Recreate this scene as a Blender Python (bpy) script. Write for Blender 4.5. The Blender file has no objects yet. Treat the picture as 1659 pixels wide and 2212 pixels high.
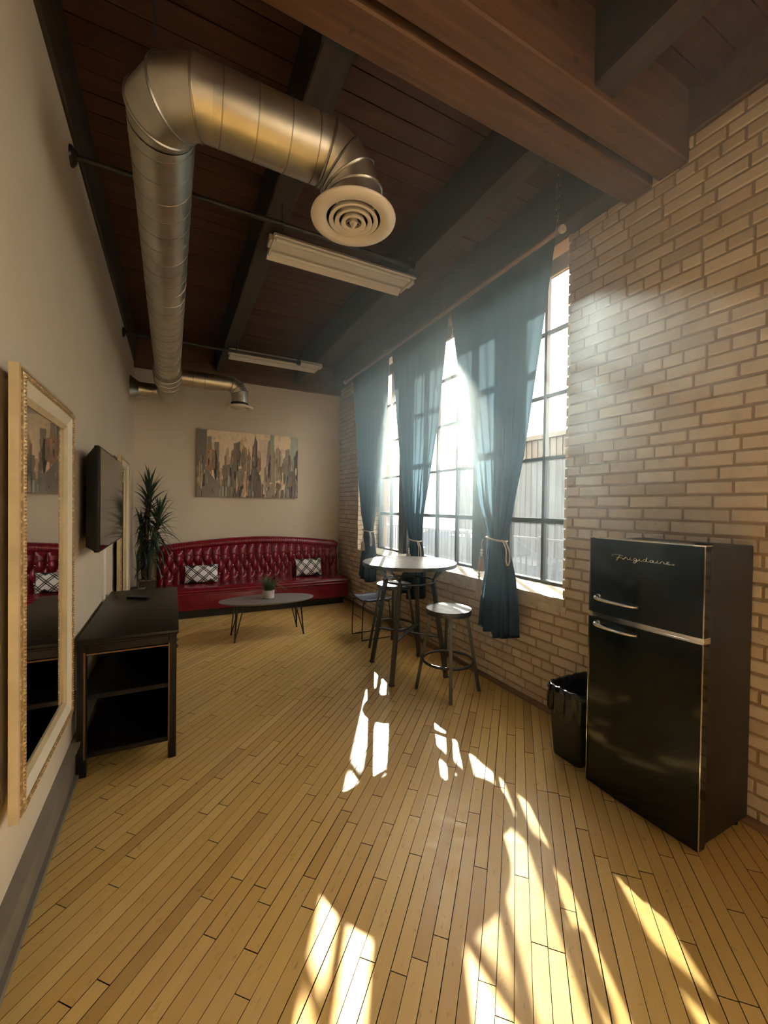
import bpy, bmesh, math, random
from mathutils import Vector, Matrix
random.seed(7)
SC = bpy.context.scene
COL = SC.collection
PI = math.pi

# ------------------------------------------------------------------ camera
FPX, YAW, PITCH, ROLL, CAMH = 887.7, 0.47354, -0.013285, 0.01337, 1.53
_F = Vector((math.sin(YAW)*math.cos(PITCH), math.cos(YAW)*math.cos(PITCH), math.sin(PITCH)))
_R = Vector((math.cos(YAW), -math.sin(YAW), 0))
_U = _R.cross(_F)
CR = math.cos(ROLL)*_R + math.sin(ROLL)*_U
CU = -math.sin(ROLL)*_R + math.cos(ROLL)*_U
cd = bpy.data.cameras.new('camera')
cd.sensor_fit = 'VERTICAL'; cd.sensor_height = 36; cd.lens = FPX*36/2212
cd.clip_start = .02; cd.clip_end = 500
cam = bpy.data.objects.new('camera', cd); COL.objects.link(cam)
m = Matrix((CR, CU, -_F)).transposed().to_4x4(); m.translation = (0, 0, CAMH)
cam.matrix_world = m
SC.camera = cam

# ------------------------------------------------------------------ world, sun, exposure
SUN = Vector((1.0, 1.72, 1.0)).normalized()          # towards the sun
w = bpy.data.worlds.new('sky'); SC.world = w; w.use_nodes = True
nt = w.node_tree; nt.nodes.clear()
wo = nt.nodes.new('ShaderNodeOutputWorld'); bg = nt.nodes.new('ShaderNodeBackground')
sk = nt.nodes.new('ShaderNodeTexSky'); sk.sky_type = 'HOSEK_WILKIE'; sk.turbidity = 6.0; sk.ground_albedo = .3
sk.sun_direction = SUN
mx = nt.nodes.new('ShaderNodeMix'); mx.data_type = 'RGBA'
mx.inputs[0].default_value = .8
mx.inputs[7].default_value = (1.0, .89, .74, 1)
nt.links.new(sk.outputs[0], mx.inputs[6]); nt.links.new(mx.outputs[2], bg.inputs[0])
bg.inputs[1].default_value = 8.5
nt.links.new(bg.outputs[0], wo.inputs[0])
sd = bpy.data.lights.new('sun', 'SUN'); sd.energy = 27; sd.color = (1, .88, .70); sd.angle = math.radians(.5)
so = bpy.data.objects.new('sun', sd); COL.objects.link(so)
so.rotation_euler = SUN.to_track_quat('Z', 'Y').to_euler(); so.location = SUN*30
SC.view_settings.view_transform = 'Standard'; SC.view_settings.look = 'None'
SC.view_settings.gamma = 1; SC.view_settings.use_curve_mapping = False
SC.view_settings.exposure = 1.05
try:
    SC.cycles.use_denoising = True; SC.cycles.max_bounces = 8; SC.cycles.diffuse_bounces = 5
    SC.cycles.glossy_bounces = 5; SC.cycles.transparent_max_bounces = 16; SC.cycles.volume_bounces = 1
    SC.cycles.caustics_reflective = False; SC.cycles.caustics_refractive = False
    SC.cycles.sample_clamp_indirect = 8; SC.cycles.volume_step_rate = 3; SC.cycles.volume_max_steps = 64; SC.cycles.use_adaptive_sampling = True; SC.cycles.adaptive_threshold = .03
except Exception: pass

# ------------------------------------------------------------------ mesh helpers
class MB:
    def __init__(s): s.v = []; s.f = []
    def add(s, v, f):
        o = len(s.v); s.v += [tuple(p) for p in v]; s.f += [tuple(i+o for i in q) for q in f]; return s
    def box(s, a, b):
        (x0, y0, z0), (x1, y1, z1) = a, b
        return s.add([(x0,y0,z0),(x1,y0,z0),(x1,y1,z0),(x0,y1,z0),(x0,y0,z1),(x1,y0,z1),(x1,y1,z1),(x0,y1,z1)],
                     [(3,2,1,0),(4,5,6,7),(0,1,5,4),(1,2,6,5),(2,3,7,6),(3,0,4,7)])
    def rbox(s, a, b, r=.01, seg=2):
        bm = bmesh.new(); bmesh.ops.create_cube(bm, size=1)
        for v in bm.verts:
            v.co = Vector([(a[i]+b[i])/2 + v.co[i]*(b[i]-a[i]) for i in range(3)])
        bmesh.ops.bevel(bm, geom=list(bm.edges), offset=r, segments=seg, affect='EDGES', profile=.5)
        bm.verts.index_update()
        s.add([v.co[:] for v in bm.verts], [[v.index for v in f.verts] for f in bm.faces]); bm.free(); return s
    def bar(s, p, q, wa, wb, up=(0, 0, 1)):
        """rectangular bar from p to q, wa across, wb along up"""
        p, q = Vector(p), Vector(q); d = (q-p).normalized(); up = Vector(up)
        a = d.cross(up)
        if a.length < 1e-4: a = d.cross(Vector((1, 0, 0)))
        a.normalize(); u = a.cross(d)
        vs = [e + a*sx*wa/2 + u*sy*wb/2 for e in (p, q) for sx, sy in ((-1,-1),(1,-1),(1,1),(-1,1))]
        return s.add(vs, [(0,1,2,3),(7,6,5,4),(0,4,5,1),(1,5,6,2),(2,6,7,3),(3,7,4,0)])
    def tube(s, pts, r, n=8, closed=False, cap=True):
        pts = [Vector(p) for p in pts]; N = len(pts)
        rs = r if isinstance(r, (list, tuple)) else [r]*N
        T = []
        for i in range(N):
            a = pts[(i-1) % N] if (closed or i > 0) else pts[i]
            b = pts[(i+1) % N] if (closed or i < N-1) else pts[i]
            T.append((b-a).normalized())
        nrm = T[0].orthogonal().normalized(); vs = []
        for i in range(N):
            if i:
                ax = T[i-1].cross(T[i])
                if ax.length > 1e-7:
                    nrm = Matrix.Rotation(T[i-1].angle(T[i]), 3, ax.normalized()) @ nrm
            nrm = (nrm - T[i]*nrm.dot(T[i])).normalized(); bn = T[i].cross(nrm)
            for k in range(n):
                t = 2*PI*k/n
                vs.append(pts[i] + (nrm*math.cos(t) + bn*math.sin(t))*rs[i])
        fs = []
        for i in range(N if closed else N-1):
            j = (i+1) % N
            for k in range(n):
                l = (k+1) % n
                fs.append((i*n+k, i*n+l, j*n+l, j*n+k))
        if cap and not closed:
            fs.append(tuple(reversed(range(n)))); fs.append(tuple((N-1)*n+k for k in range(n)))
        return s.add(vs, fs)
    def lathe(s, prof, c=(0, 0, 0), n=32, axis='z', cap0=True, cap1=True):
        vs = []; fs = []
        for r, hgt in prof:
            for k in range(n):
                t = 2*PI*k/n; a, b = r*math.cos(t), r*math.sin(t)
                p = {'z': (a, b, hgt), 'x': (hgt, a, b), 'y': (b, hgt, a)}[axis]
                vs.append((c[0]+p[0], c[1]+p[1], c[2]+p[2]))
        for i in range(len(prof)-1):
            for k in range(n):
                l = (k+1) % n
                fs.append((i*n+k, i*n+l, (i+1)*n+l, (i+1)*n+k))
        if cap0: fs.append(tuple(reversed(range(n))))
        if cap1: fs.append(tuple((len(prof)-1)*n+k for k in range(n)))
        return s.add(vs, fs)
    def torus(s, c, R, r, axis='z', n=40, m2=8):
        pts = []
        for k in range(n):
            t = 2*PI*k/n; a, b = R*math.cos(t), R*math.sin(t)
            p = {'z': (a, b, 0), 'x': (0, a, b), 'y': (a, 0, b)}[axis]
            pts.append((c[0]+p[0], c[1]+p[1], c[2]+p[2]))
        return s.tube(pts, r, m2, closed=True)
    def prism(s, poly, fn0, fn1):
        n = len(poly)
        vs = [fn0(*p) for p in poly] + [fn1(*p) for p in poly]
        return s.add(vs, [tuple(reversed(range(n))), tuple(range(n, 2*n))] + [(i, (i+1) % n, n+(i+1) % n, n+i) for i in range(n)])
    def grid(s, fn, nu, nv, flip=False):
        vs = [fn(i/nu, j/nv) for j in range(nv+1) for i in range(nu+1)]; W = nu+1; fs = []
        for j in range(nv):
            for i in range(nu):
                q = (j*W+i, j*W+i+1, (j+1)*W+i+1, (j+1)*W+i)
                fs.append(tuple(reversed(q)) if flip else q)
        return s.add(vs, fs)
    def rot(s, ang, c, axis='Z'):
        R = Matrix.Rotation(ang, 3, axis); c = Vector(c)
        s.v = [tuple(R @ (Vector(p)-c) + c) for p in s.v]; return s

WORLD = {}
def mesh(name, mb, smooth=None):
    me = bpy.data.meshes.new(name); me.from_pydata(mb.v, [], mb.f)
    if smooth:
        me.shade_smooth()
        if smooth < 180: me.set_sharp_from_angle(angle=math.radians(smooth))
    me.validate(); me.update(); return me
def tag(o, label=None, cat=None, group=None, kind=None):
    if label: o['label'] = label
    if cat: o['category'] = cat
    if group: o['group'] = group
    if kind: o['kind'] = kind
    return o
def obj(name, mb, mat, parent=None, smooth=None, label=None, cat=None, group=None, kind=None):
    xs, ys, zs = zip(*mb.v)
    o0 = Vector(((min(xs)+max(xs))/2, (min(ys)+max(ys))/2, min(zs)))
    mb.v = [(p[0]-o0.x, p[1]-o0.y, p[2]-o0.z) for p in mb.v]
    me = mesh(name, mb, smooth); me.materials.append(mat)
    o = bpy.data.objects.new(name, me); COL.objects.link(o)
    WORLD[o.name] = o0
    if parent:
        o.parent = parent; o.location = o0 - WORLD[parent.name]
    else: o.location = o0
    return tag(o, label, cat, group, kind)
def inst(name, me, parent, M4, mat=None):
    """an object that shares mesh data; M4 is its world matrix"""
    o = bpy.data.objects.new(name, me); COL.objects.link(o)
    o.parent = parent
    W = M4.copy(); W.translation = W.translation - WORLD[parent.name]
    o.matrix_local = W; WORLD[o.name] = M4.translation.copy()
    return o
def thing(name, label, cat, loc, group=None, kind=None):
    o = bpy.data.objects.new(name, None); COL.objects.link(o); o.empty_display_size = .1
    o.location = loc; WORLD[o.name] = Vector(loc)
    return tag(o, label, cat, group, kind)
def recalc(o):
    bm = bmesh.new(); bm.from_mesh(o.data); bmesh.ops.recalc_face_normals(bm, faces=bm.faces); bm.to_mesh(o.data); bm.free()
def smoothpts(P, k=6):
    P = [Vector(p) for p in P]; out = []
    for i in range(len(P)-1):
        a = P[max(i-1, 0)]; b = P[i]; c = P[i+1]; d = P[min(i+2, len(P)-1)]
        for j in range(k):
            t = j/k
            out.append(.5*((2*b)+(c-a)*t+(2*a-5*b+4*c-d)*t*t+(3*b-a-3*c+d)*t**3))
    out.append(P[-1]); return out
def project(p):
    d = Vector(p)-Vector((0, 0, CAMH)); z = d.dot(_F)
    if z < .05: return None
    return (829.5+FPX*d.dot(CR)/z, 1106-FPX*d.dot(CU)/z, z)
OCC = [((2.05, .94, 0), (2.53, 1.51, 1.38)), ((-.48, 2.75, .1), (.03, 4.17, .78)), ((-.2, 6.0, 0), (2.5, 6.6, .9))]
def hidden(p):
    o = Vector((0, 0, CAMH)); d = Vector(p)-o
    for a, b in OCC:
        t0, t1 = 0, .985
        for i in range(3):
            if abs(d[i]) < 1e-9:
                if not a[i] <= o[i] <= b[i]: t1 = -1
                continue
            u, v = (a[i]-o[i])/d[i], (b[i]-o[i])/d[i]
            t0 = max(t0, min(u, v)); t1 = min(t1, max(u, v))
        if t1 > t0: return True
    return False
def shown(p, quad):
    """pixel area of a quad seen in the frame, 0 when out of view"""
    c = project(p)
    if not c or not (-20 < c[0] < 1680 and -20 < c[1] < 2232) or hidden(p): return 0
    q = [project(x) for x in quad]
    if None in q: return 0
    return abs(sum(q[i][0]*q[(i+1) % 4][1]-q[(i+1) % 4][0]*q[i][1] for i in range(4)))/2

# ------------------------------------------------------------------ materials
def newmat(name):
    ma = bpy.data.materials.new(name); ma.use_nodes = True
    n = ma.node_tree; return ma, n, n.nodes['Principled BSDF']
def node(n, t, **k):
    x = n.nodes.new(t)
    for a, b in k.items(): setattr(x, a, b)
    return x
def noise(n, scale, detail=4, vec=None, rough=.6):
    x = node(n, 'ShaderNodeTexNoise'); x.inputs['Scale'].default_value = scale; x.inputs['Detail'].default_value = detail
    x.inputs['Roughness'].default_value = rough
    if vec: n.links.new(vec, x.inputs['Vector'])
    return x
def mixc(n, fac, a, b, mode='MIX'):
    x = node(n, 'ShaderNodeMix', data_type='RGBA', blend_type=mode)
    for s, v in ((0, fac), (6, a), (7, b)):
        if hasattr(v, 'links'): n.links.new(v, x.inputs[s])
        elif s == 0: x.inputs[0].default_value = v
        else: x.inputs[s].default_value = tuple(v)[:3]+(1,)
    return x.outputs[2]
def math_(n, op, a, b=None, c=None):
    x = node(n, 'ShaderNodeMath', operation=op)
    for i, v in enumerate((a, b, c)):
        if v is None: continue
        if hasattr(v, 'links'): n.links.new(v, x.inputs[i])
        else: x.inputs[i].default_value = v
    return x.outputs[0]
def ramp(n, fac, stops):
    x = node(n, 'ShaderNodeValToRGB'); e = x.color_ramp.elements
    while len(e) < len(stops): e.new(.5)
    for i, (p, c) in enumerate(stops):
        e[i].position = p; e[i].color = tuple(c)[:3]+(1,)
    n.links.new(fac, x.inputs[0]); return x.outputs[0]
def bumpn(n, b, h, strength=.3, dist=.01):
    x = node(n, 'ShaderNodeBump'); x.inputs['Strength'].default_value = strength; x.inputs['Distance'].default_value = dist
    n.links.new(h, x.inputs['Height']); n.links.new(x.outputs[0], b.inputs['Normal'])
def M(name, col, rough=.5, metal=0, var=.15, scale=6, bump=0, bscale=60, coat=0, spec=None):
    ma, n, b = newmat(name)
    b.inputs['Roughness'].default_value = rough; b.inputs['Metallic'].default_value = metal
    if coat: b.inputs['Coat Weight'].default_value = coat; b.inputs['Coat Roughness'].default_value = .1
    if spec is not None: b.inputs['Specular IOR Level'].default_value = spec
    tc = node(n, 'ShaderNodeTexCoord')
    ns = noise(n, scale, 4, tc.outputs['Object'])
    lo = [c*(1-var) for c in col]; hi = [min(1, c*(1+var)) for c in col]
    n.links.new(ramp(n, ns.outputs[0], [(.3, lo), (.7, hi)]), b.inputs['Base Color'])
    if bump: bumpn(n, b, noise(n, bscale, 3, tc.outputs['Object']).outputs[0], bump, .004)
    return ma
def tone_value(n):
    a = node(n, 'ShaderNodeAttribute', attribute_type='GEOMETRY', attribute_name='tone')
    c = node(n, 'ShaderNodeAttribute', attribute_type='OBJECT', attribute_name='tone')
    return math_(n, 'ADD', a.outputs['Fac'], c.outputs['Fac'])
def mapped(n, src, rot=(0, 0, 0), scale=(1, 1, 1)):
    x = node(n, 'ShaderNodeMapping'); x.inputs['Rotation'].default_value = rot; x.inputs['Scale'].default_value = scale
    n.links.new(src, x.inputs[0]); return x.outputs[0]

def wood_floor():
    ma, n, b = newmat('maple_strip')
    t = tone_value(n); g = node(n, 'ShaderNodeNewGeometry')
    along = mapped(n, g.outputs['Position'], rot=(0, 0, -PI/4))
    st = node(n, 'ShaderNodeMapping'); st.inputs['Scale'].default_value = (2.2, 60, 1); n.links.new(along, st.inputs[0])
    off = node(n, 'ShaderNodeVectorMath', operation='ADD'); cb = node(n, 'ShaderNodeCombineXYZ')
    n.links.new(math_(n, 'MULTIPLY', t, 37.0), cb.inputs[2]); n.links.new(st.outputs[0], off.inputs[0]); n.links.new(cb.outputs[0], off.inputs[1])
    gr = noise(n, 1.0, 5, off.outputs[0], .65)
    base = ramp(n, t, [(0, (.50, .305, .085)), (.35, (.65, .418, .125)), (.7, (.73, .49, .160)), (1, (.79, .565, .215))])
    c = mixc(n, math_(n, 'MULTIPLY', gr.outputs[0], .75), base, (.30, .165, .06), 'MIX')
    c = mixc(n, .45, base, c)
    fl = noise(n, 38, 3, mapped(n, along, scale=(.45, 1.5, 1)), .7)
    fleck = ramp(n, fl.outputs[0], [(.62, (0, 0, 0)), (.71, (1, 1, 1))])
    c = mixc(n, math_(n, 'MULTIPLY', fleck, .45), c, (.12, .07, .03))
    wr = noise(n, 1.1, 3, g.outputs['Position'])
    c = mixc(n, math_(n, 'MULTIPLY', ramp(n, wr.outputs[0], [(.45, (0, 0, 0)), (.75, (1, 1, 1))]), .28), c, (.47, .36, .25))
    nz = node(n, 'ShaderNodeSeparateXYZ'); n.links.new(g.outputs['True Normal'], nz.inputs[0])
    c = mixc(n, math_(n, 'LESS_THAN', nz.outputs[2], .5), c, (.045, .025, .012))   # grime in the joints
    n.links.new(c, b.inputs['Base Color'])
    sc = noise(n, 14, 4, g.outputs['Position'])
    n.links.new(ramp(n, sc.outputs[0], [(.3, (.26,)*3), (.75, (.46,)*3)]), b.inputs['Roughness'])
    b.inputs['Specular IOR Level'].default_value = .55
    bumpn(n, b, gr.outputs[0], .12, .002); return ma
def wood_beam(name, lo, hi, axis):
    ma, n, b = newmat(name)
    g = node(n, 'ShaderNodeNewGeometry'); t = tone_value(n)
    s = [26, 26, 26]; s[axis] = 1.4
    v = mapped(n, g.outputs['Position'], scale=s)
    gr = noise(n, 1, 5, v, .65)
    c = ramp(n, gr.outputs[0], [(.3, lo), (.72, hi)])
    kn = noise(n, 6.5, 1, g.outputs['Position']); k = ramp(n, kn.outputs[0], [(.76, (0,)*3), (.80, (1,)*3)])
    c = mixc(n, math_(n, 'MULTIPLY', k, .6), c, [x*.3 for x in lo])
    c = mixc(n, math_(n, 'MULTIPLY', t, .35), c, [x*.5 for x in lo])
    n.links.new(c, b.inputs['Base Color']); b.inputs['Roughness'].default_value = .62
    bumpn(n, b, gr.outputs[0], .35, .004); return ma
def brick_mat():
    ma, n, b = newmat('painted_brick')
    t = tone_value(n); g = node(n, 'ShaderNodeNewGeometry')
    ns = noise(n, 9, 5, g.outputs['Position'], .65); f2 = noise(n, 55, 3, g.outputs['Position'])
    base = ramp(n, t, [(0, (.54, .425, .29)), (.5, (.66, .54, .39)), (1, (.74, .63, .48))])
    c = mixc(n, ramp(n, ns.outputs[0], [(.5, (0,)*3), (.8, (.55,)*3)]), base, (.40, .28, .17))
    ch = noise(n, 30, 2, g.outputs['Position']); chip = ramp(n, ch.outputs[0], [(.72, (0,)*3), (.76, (1,)*3)])
    c = mixc(n, math_(n, 'MULTIPLY', chip, .55), c, (.34, .21, .12))
    n.links.new(c, b.inputs['Base Color']); b.inputs['Roughness'].default_value = .72
    hh = math_(n, 'ADD', math_(n, 'MULTIPLY', ns.outputs[0], .7), math_(n, 'MULTIPLY', f2.outputs[0], .3))
    bumpn(n, b, hh, .55, .008); return ma
def plaster():
    ma, n, b = newmat('cream_plaster')
    g = node(n, 'ShaderNodeNewGeometry'); ns = noise(n, 1.3, 4, g.outputs['Position']); f = noise(n, 140, 2, g.outputs['Position'])
    n.links.new(ramp(n, ns.outputs[0], [(.3, (.66, .57, .445)), (.7, (.72, .63, .495))]), b.inputs['Base Color'])
    b.inputs['Roughness'].default_value = .6; bumpn(n, b, f.outputs[0], .12, .003); return ma
def glass_mat(name, film):
    ma, n, b = newmat(name); out = n.nodes['Material Output']; n.nodes.remove(b)
    tr = node(n, 'ShaderNodeBsdfTransparent'); gl = node(n, 'ShaderNodeBsdfGlossy'); gl.inputs['Roughness'].default_value = .03
    lw = node(n, 'ShaderNodeLayerWeight'); lw.inputs[0].default_value = .5
    fr = math_(n, 'ADD', math_(n, 'MULTIPLY', math_(n, 'POWER', lw.outputs['Facing'], 5.0), .55), .02)
    m1 = node(n, 'ShaderNodeMixShader'); n.links.new(fr, m1.inputs[0]); n.links.new(gl.outputs[0], m1.inputs[2])
    if film:
        g = node(n, 'ShaderNodeNewGeometry')
        st = noise(n, 1, 4, mapped(n, g.outputs['Position'], scale=(9, 26, 2.2)))
        tr.inputs[0].default_value = (.66, .70, .73, 1)
        tl = node(n, 'ShaderNodeBsdfTranslucent'); tl.inputs[0].default_value = (.15, .17, .19, 1)
        m0 = node(n, 'ShaderNodeMixShader')
        n.links.new(ramp(n, st.outputs[0], [(.3, (.10,)*3), (.75, (.26,)*3)]), m0.inputs[0])
        n.links.new(tr.outputs[0], m0.inputs[1]); n.links.new(tl.outputs[0], m0.inputs[2]); n.links.new(m0.outputs[0], m1.inputs[1])
    else:
        tr.inputs[0].default_value = (.96, .97, .97, 1); n.links.new(tr.outputs[0], m1.inputs[1])
    n.links.new(m1.outputs[0], out.inputs[0]); return ma
def cloth_mat():
    ma, n, b = newmat('slate_curtain_cloth'); out = n.nodes['Material Output']
    g = node(n, 'ShaderNodeNewGeometry'); ns = noise(n, 220, 2, g.outputs['Position'])
    n.links.new(ramp(n, ns.outputs[0], [(.3, (.006, .010, .013)), (.7, (.010, .015, .019))]), b.inputs['Base Color'])
    b.inputs['Roughness'].default_value = .9; b.inputs['Specular IOR Level'].default_value = .15
    tl = node(n, 'ShaderNodeBsdfTranslucent'); tl.inputs[0].default_value = (.12, .23, .33, 1)  # blue translucency imitates part of the lens glare over the curtains
    mxs = node(n, 'ShaderNodeMixShader'); mxs.inputs[0].default_value = .17
    n.links.new(b.outputs[0], mxs.inputs[1]); n.links.new(tl.outputs[0], mxs.inputs[2]); n.links.new(mxs.outputs[0], out.inputs[0]); return ma
def duct_mat():
    ma, n, b = newmat('galvanised_steel'); tc = node(n, 'ShaderNodeTexCoord')
    ns = noise(n, 5, 4, tc.outputs['Object']); b.inputs['Metallic'].default_value = 1
    n.links.new(ramp(n, ns.outputs[0], [(.3, (.50, .47, .40)), (.7, (.66, .63, .55))]), b.inputs['Base Color'])
    n.links.new(ramp(n, noise(n, 16, 4, tc.outputs['Object']).outputs[0], [(.3, (.31,)*3), (.7, (.40,)*3)]), b.inputs['Roughness']); return ma
def mirror_mat():
    ma, n, b = newmat('silvered_glass'); b.inputs['Metallic'].default_value = 1; b.inputs['Roughness'].default_value = .015
    tc = node(n, 'ShaderNodeTexCoord')
    n.links.new(ramp(n, noise(n, 2, 2, tc.outputs['Object']).outputs[0], [(.3, (.80, .80, .77)), (.7, (.84, .84, .81))]), b.inputs['Base Color']); return ma
def carved_gold():
    ma, n, b = newmat('carved_gilt'); tc = node(n, 'ShaderNodeTexCoord')
    v = node(n, 'ShaderNodeTexVoronoi'); v.inputs['Scale'].default_value = 75; n.links.new(tc.outputs['Object'], v.inputs['Vector'])
    n.links.new(ramp(n, v.outputs['Distance'], [(.1, (.72, .55, .30)), (.55, (.34, .22, .10))]), b.inputs['Base Color'])
    b.inputs['Roughness'].default_value = .38; b.inputs['Metallic'].default_value = .35
    bumpn(n, b, v.outputs['Distance'], -.9, .008); return ma
def pillow_mat():
    ma, n, b = newmat('lattice_print_cloth'); tc = node(n, 'ShaderNodeTexCoord')
    sp = node(n, 'ShaderNodeSeparateXYZ'); n.links.new(tc.outputs['UV'], sp.inputs[0])
    U = math_(n, 'MULTIPLY', math_(n, 'SUBTRACT', sp.outputs[0], .5), 1.62); V = math_(n, 'SUBTRACT', sp.outputs[1], .5)
    lines = None
    for op in ('ADD', 'SUBTRACT'):
        p = math_(n, 'MULTIPLY', math_(n, op, U, V), 1.75)
        fr = math_(n, 'FRACT', math_(n, 'ADD', p, 10.5))
        for lo, hi in ((.0, .11), (.20, .31)):
            k = math_(n, 'MULTIPLY', math_(n, 'GREATER_THAN', fr, lo), math_(n, 'LESS_THAN', fr, hi))
            lines = k if lines is None else math_(n, 'MAXIMUM', lines, k)
    au = math_(n, 'ABSOLUTE', U); av = math_(n, 'ABSOLUTE', V)
    edge = math_(n, 'GREATER_THAN', math_(n, 'SUBTRACT', av, math_(n, 'MULTIPLY', math_(n, 'ABSOLUTE', math_(n, 'SUBTRACT', au, .42)), .9)), .30)
    rim = math_(n, 'MAXIMUM', math_(n, 'GREATER_THAN', au, .775), math_(n, 'GREATER_THAN', av, .475))
    k = math_(n, 'MAXIMUM', math_(n, 'MAXIMUM', lines, edge), rim)
    n.links.new(mixc(n, k, (.78, .74, .72), (.012, .012, .014)), b.inputs['Base Color']); b.inputs['Roughness'].default_value = .75
    return ma
def paint_mat():
    ma, n, b = newmat('oil_paint'); a = node(n, 'ShaderNodeVertexColor', layer_name='paint')
    g = node(n, 'ShaderNodeNewGeometry')
    ns = noise(n, 1, 5, mapped(n, g.outputs['Position'], scale=(38, 5, 7)), .7)
    n2 = noise(n, 1, 4, mapped(n, g.outputs['Position'], scale=(16, 3, 9)), .6)
    c = mixc(n, ramp(n, ns.outputs[0], [(.45, (0,)*3), (.8, (.40,)*3)]), a.outputs[0], (.40, .36, .29))
    c = mixc(n, ramp(n, n2.outputs[0], [(.52, (0,)*3), (.8, (.55,)*3)]), c, (.15, .12, .10))
    n.links.new(c, b.inputs['Base Color']); b.inputs['Roughness'].default_value = .55
    bumpn(n, b, ns.outputs[0], .25, .003); return ma

MT = dict(
    floor=wood_floor(), gap=M('dark_joint', (.045, .025, .012), .9),
    board=wood_beam('ceiling_board_stain', (.066, .022, .010), (.135, .050, .024), 0),
    beamx=wood_beam('girder_stain', (.095, .044, .020), (.195, .098, .048), 0),
    beamy=wood_beam('purlin_stain', (.034, .021, .014), (.075, .050, .034), 1),
    brick=brick_mat(), mortar=M('tan_mortar', (.36, .255, .155), .9, bump=.6, bscale=90), plaster=plaster(),
    sill=M('rough_limewashed_stone', (.60, .54, .42), .85, var=.2, scale=9, bump=.7, bscale=35),
    base=M('taupe_skirting_paint', (.20, .175, .14), .45), basebrown=M('brown_skirting', (.22, .13, .07), .6),
    steel=M('dark_sash_steel', (.035, .04, .045), .5), glass=glass_mat('window_glass', False), film=glass_mat('filmed_window_glass', True),
    cloth=cloth_mat(), cord=M('pale_cord', (.45, .37, .31), .8, bump=.4, bscale=200), bead=M('clear_bead', (.8, .8, .78), .1),
    duct=duct_mat(), seam=M('seam_steel', (.36, .34, .30), .35, metal=1), white=M('ivory_enamel', (.76, .70, .60), .35, var=.04),
    whitep=M('white_paint', (.80, .77, .72), .5, var=.04), black=M('black_iron', (.016, .016, .017), .45), pipe=M('black_pipe', (.02, .018, .016), .4),
    dark=M('dark_inside', (.02, .02, .02), .8), chrome=M('chrome', (.78, .76, .72), .12, metal=1, var=.05),
    gilt=carved_gold(), gold=M('pale_gold_paint', (.62, .50, .30), .35, metal=.2), cream=M('cream_lacquer', (.74, .68, .55), .4, var=.05),
    mirror=mirror_mat(), screen=M('black_gloss_screen', (.008, .008, .009), .07, spec=.8, var=.02), plastic=M('black_plastic', (.010, .010, .011), .45, spec=.25),
    espresso=M('espresso_wood', (.010, .0075, .006), .40, var=.3, scale=12, spec=.3), rub=M('rubbed_edge', (.16, .075, .03), .5),
    leather=M('oxblood_leather', (.20, .007, .020), .27, var=.2, scale=14, bump=.12, bscale=90, coat=.2), kick=M('black_plinth', (.012, .012, .013), .5),
    pillow=pillow_mat(), paint=paint_mat(), canvas=M('canvas_edge', (.16, .13, .11), .8),
    concrete=M('pale_concrete', (.48, .44, .41), .6, var=.12, scale=25, bump=.15), leaf=M('dark_leaf', (.022, .045, .024), .45, var=.35, scale=4),
    grass=M('grass_blade', (.06, .105, .035), .5, var=.5, scale=12), trunk=M('bark', (.075, .045, .028), .85, bump=.8, bscale=40),
    chips=M('wood_chips', (.24, .15, .08), .9), planter=M('dark_planter', (.05, .035, .028), .5),
    slatwood=M('weathered_table_wood', (.26, .235, .21), .32, var=.35, scale=22, bump=.2, bscale=70), gun=M('gunmetal', (.075, .08, .085), .38, metal=.75),
    blue=M('navy_seat', (.045, .055, .085), .42), fridge=M('black_enamel', (.004, .0048, .0048), .11, var=.05, spec=.38), fside=M('black_textured_steel', (.012, .010, .008), .42, bump=.2, bscale=300),
    bag=M('bin_liner_film', (.012, .012, .013), .22, bump=.9, bscale=22), bin=M('bin_plastic', (.020, .018, .016), .5),
    asphalt=M('asphalt', (.018, .018, .020), .9, var=.3, scale=1.5), siding=M('tan_siding', (.050, .044, .033), .7), redbrick=M('red_brick', (.085, .022, .014), .85),
    carpaint=M('silver_car_paint', (.06, .065, .075), .3, metal=.5), carblue=M('blue_car_paint', (.02, .035, .07), .3, metal=.4), carglass=M('car_glass', (.02, .025, .03), .08), rubber=M('tyre_rubber', (.015,)*3, .8),
    walk=M('walk_concrete', (.055, .053, .05), .8), tabletop=M('grey_stone_top', (.185, .165, .165), .42, var=.15, scale=30), bark2=M('bare_branch', (.10, .075, .055), .9),  # walk: one even grey concrete tone
)

# ------------------------------------------------------------------ room dimensions
XL, XR, YF, YB = -.495, 2.53, 6.66, -3.2
XW = 2.91                                  # plane of the steel sashes
OY0, OY1, SZ, HZ = 2.05, 5.82, .87, 3.60   # window opening
RY0, RY1 = -2.5, -.7                       # opening of the unseen window added behind the camera for daylight
ZC = 3.85                                  # underside of the ceiling boards

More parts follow.
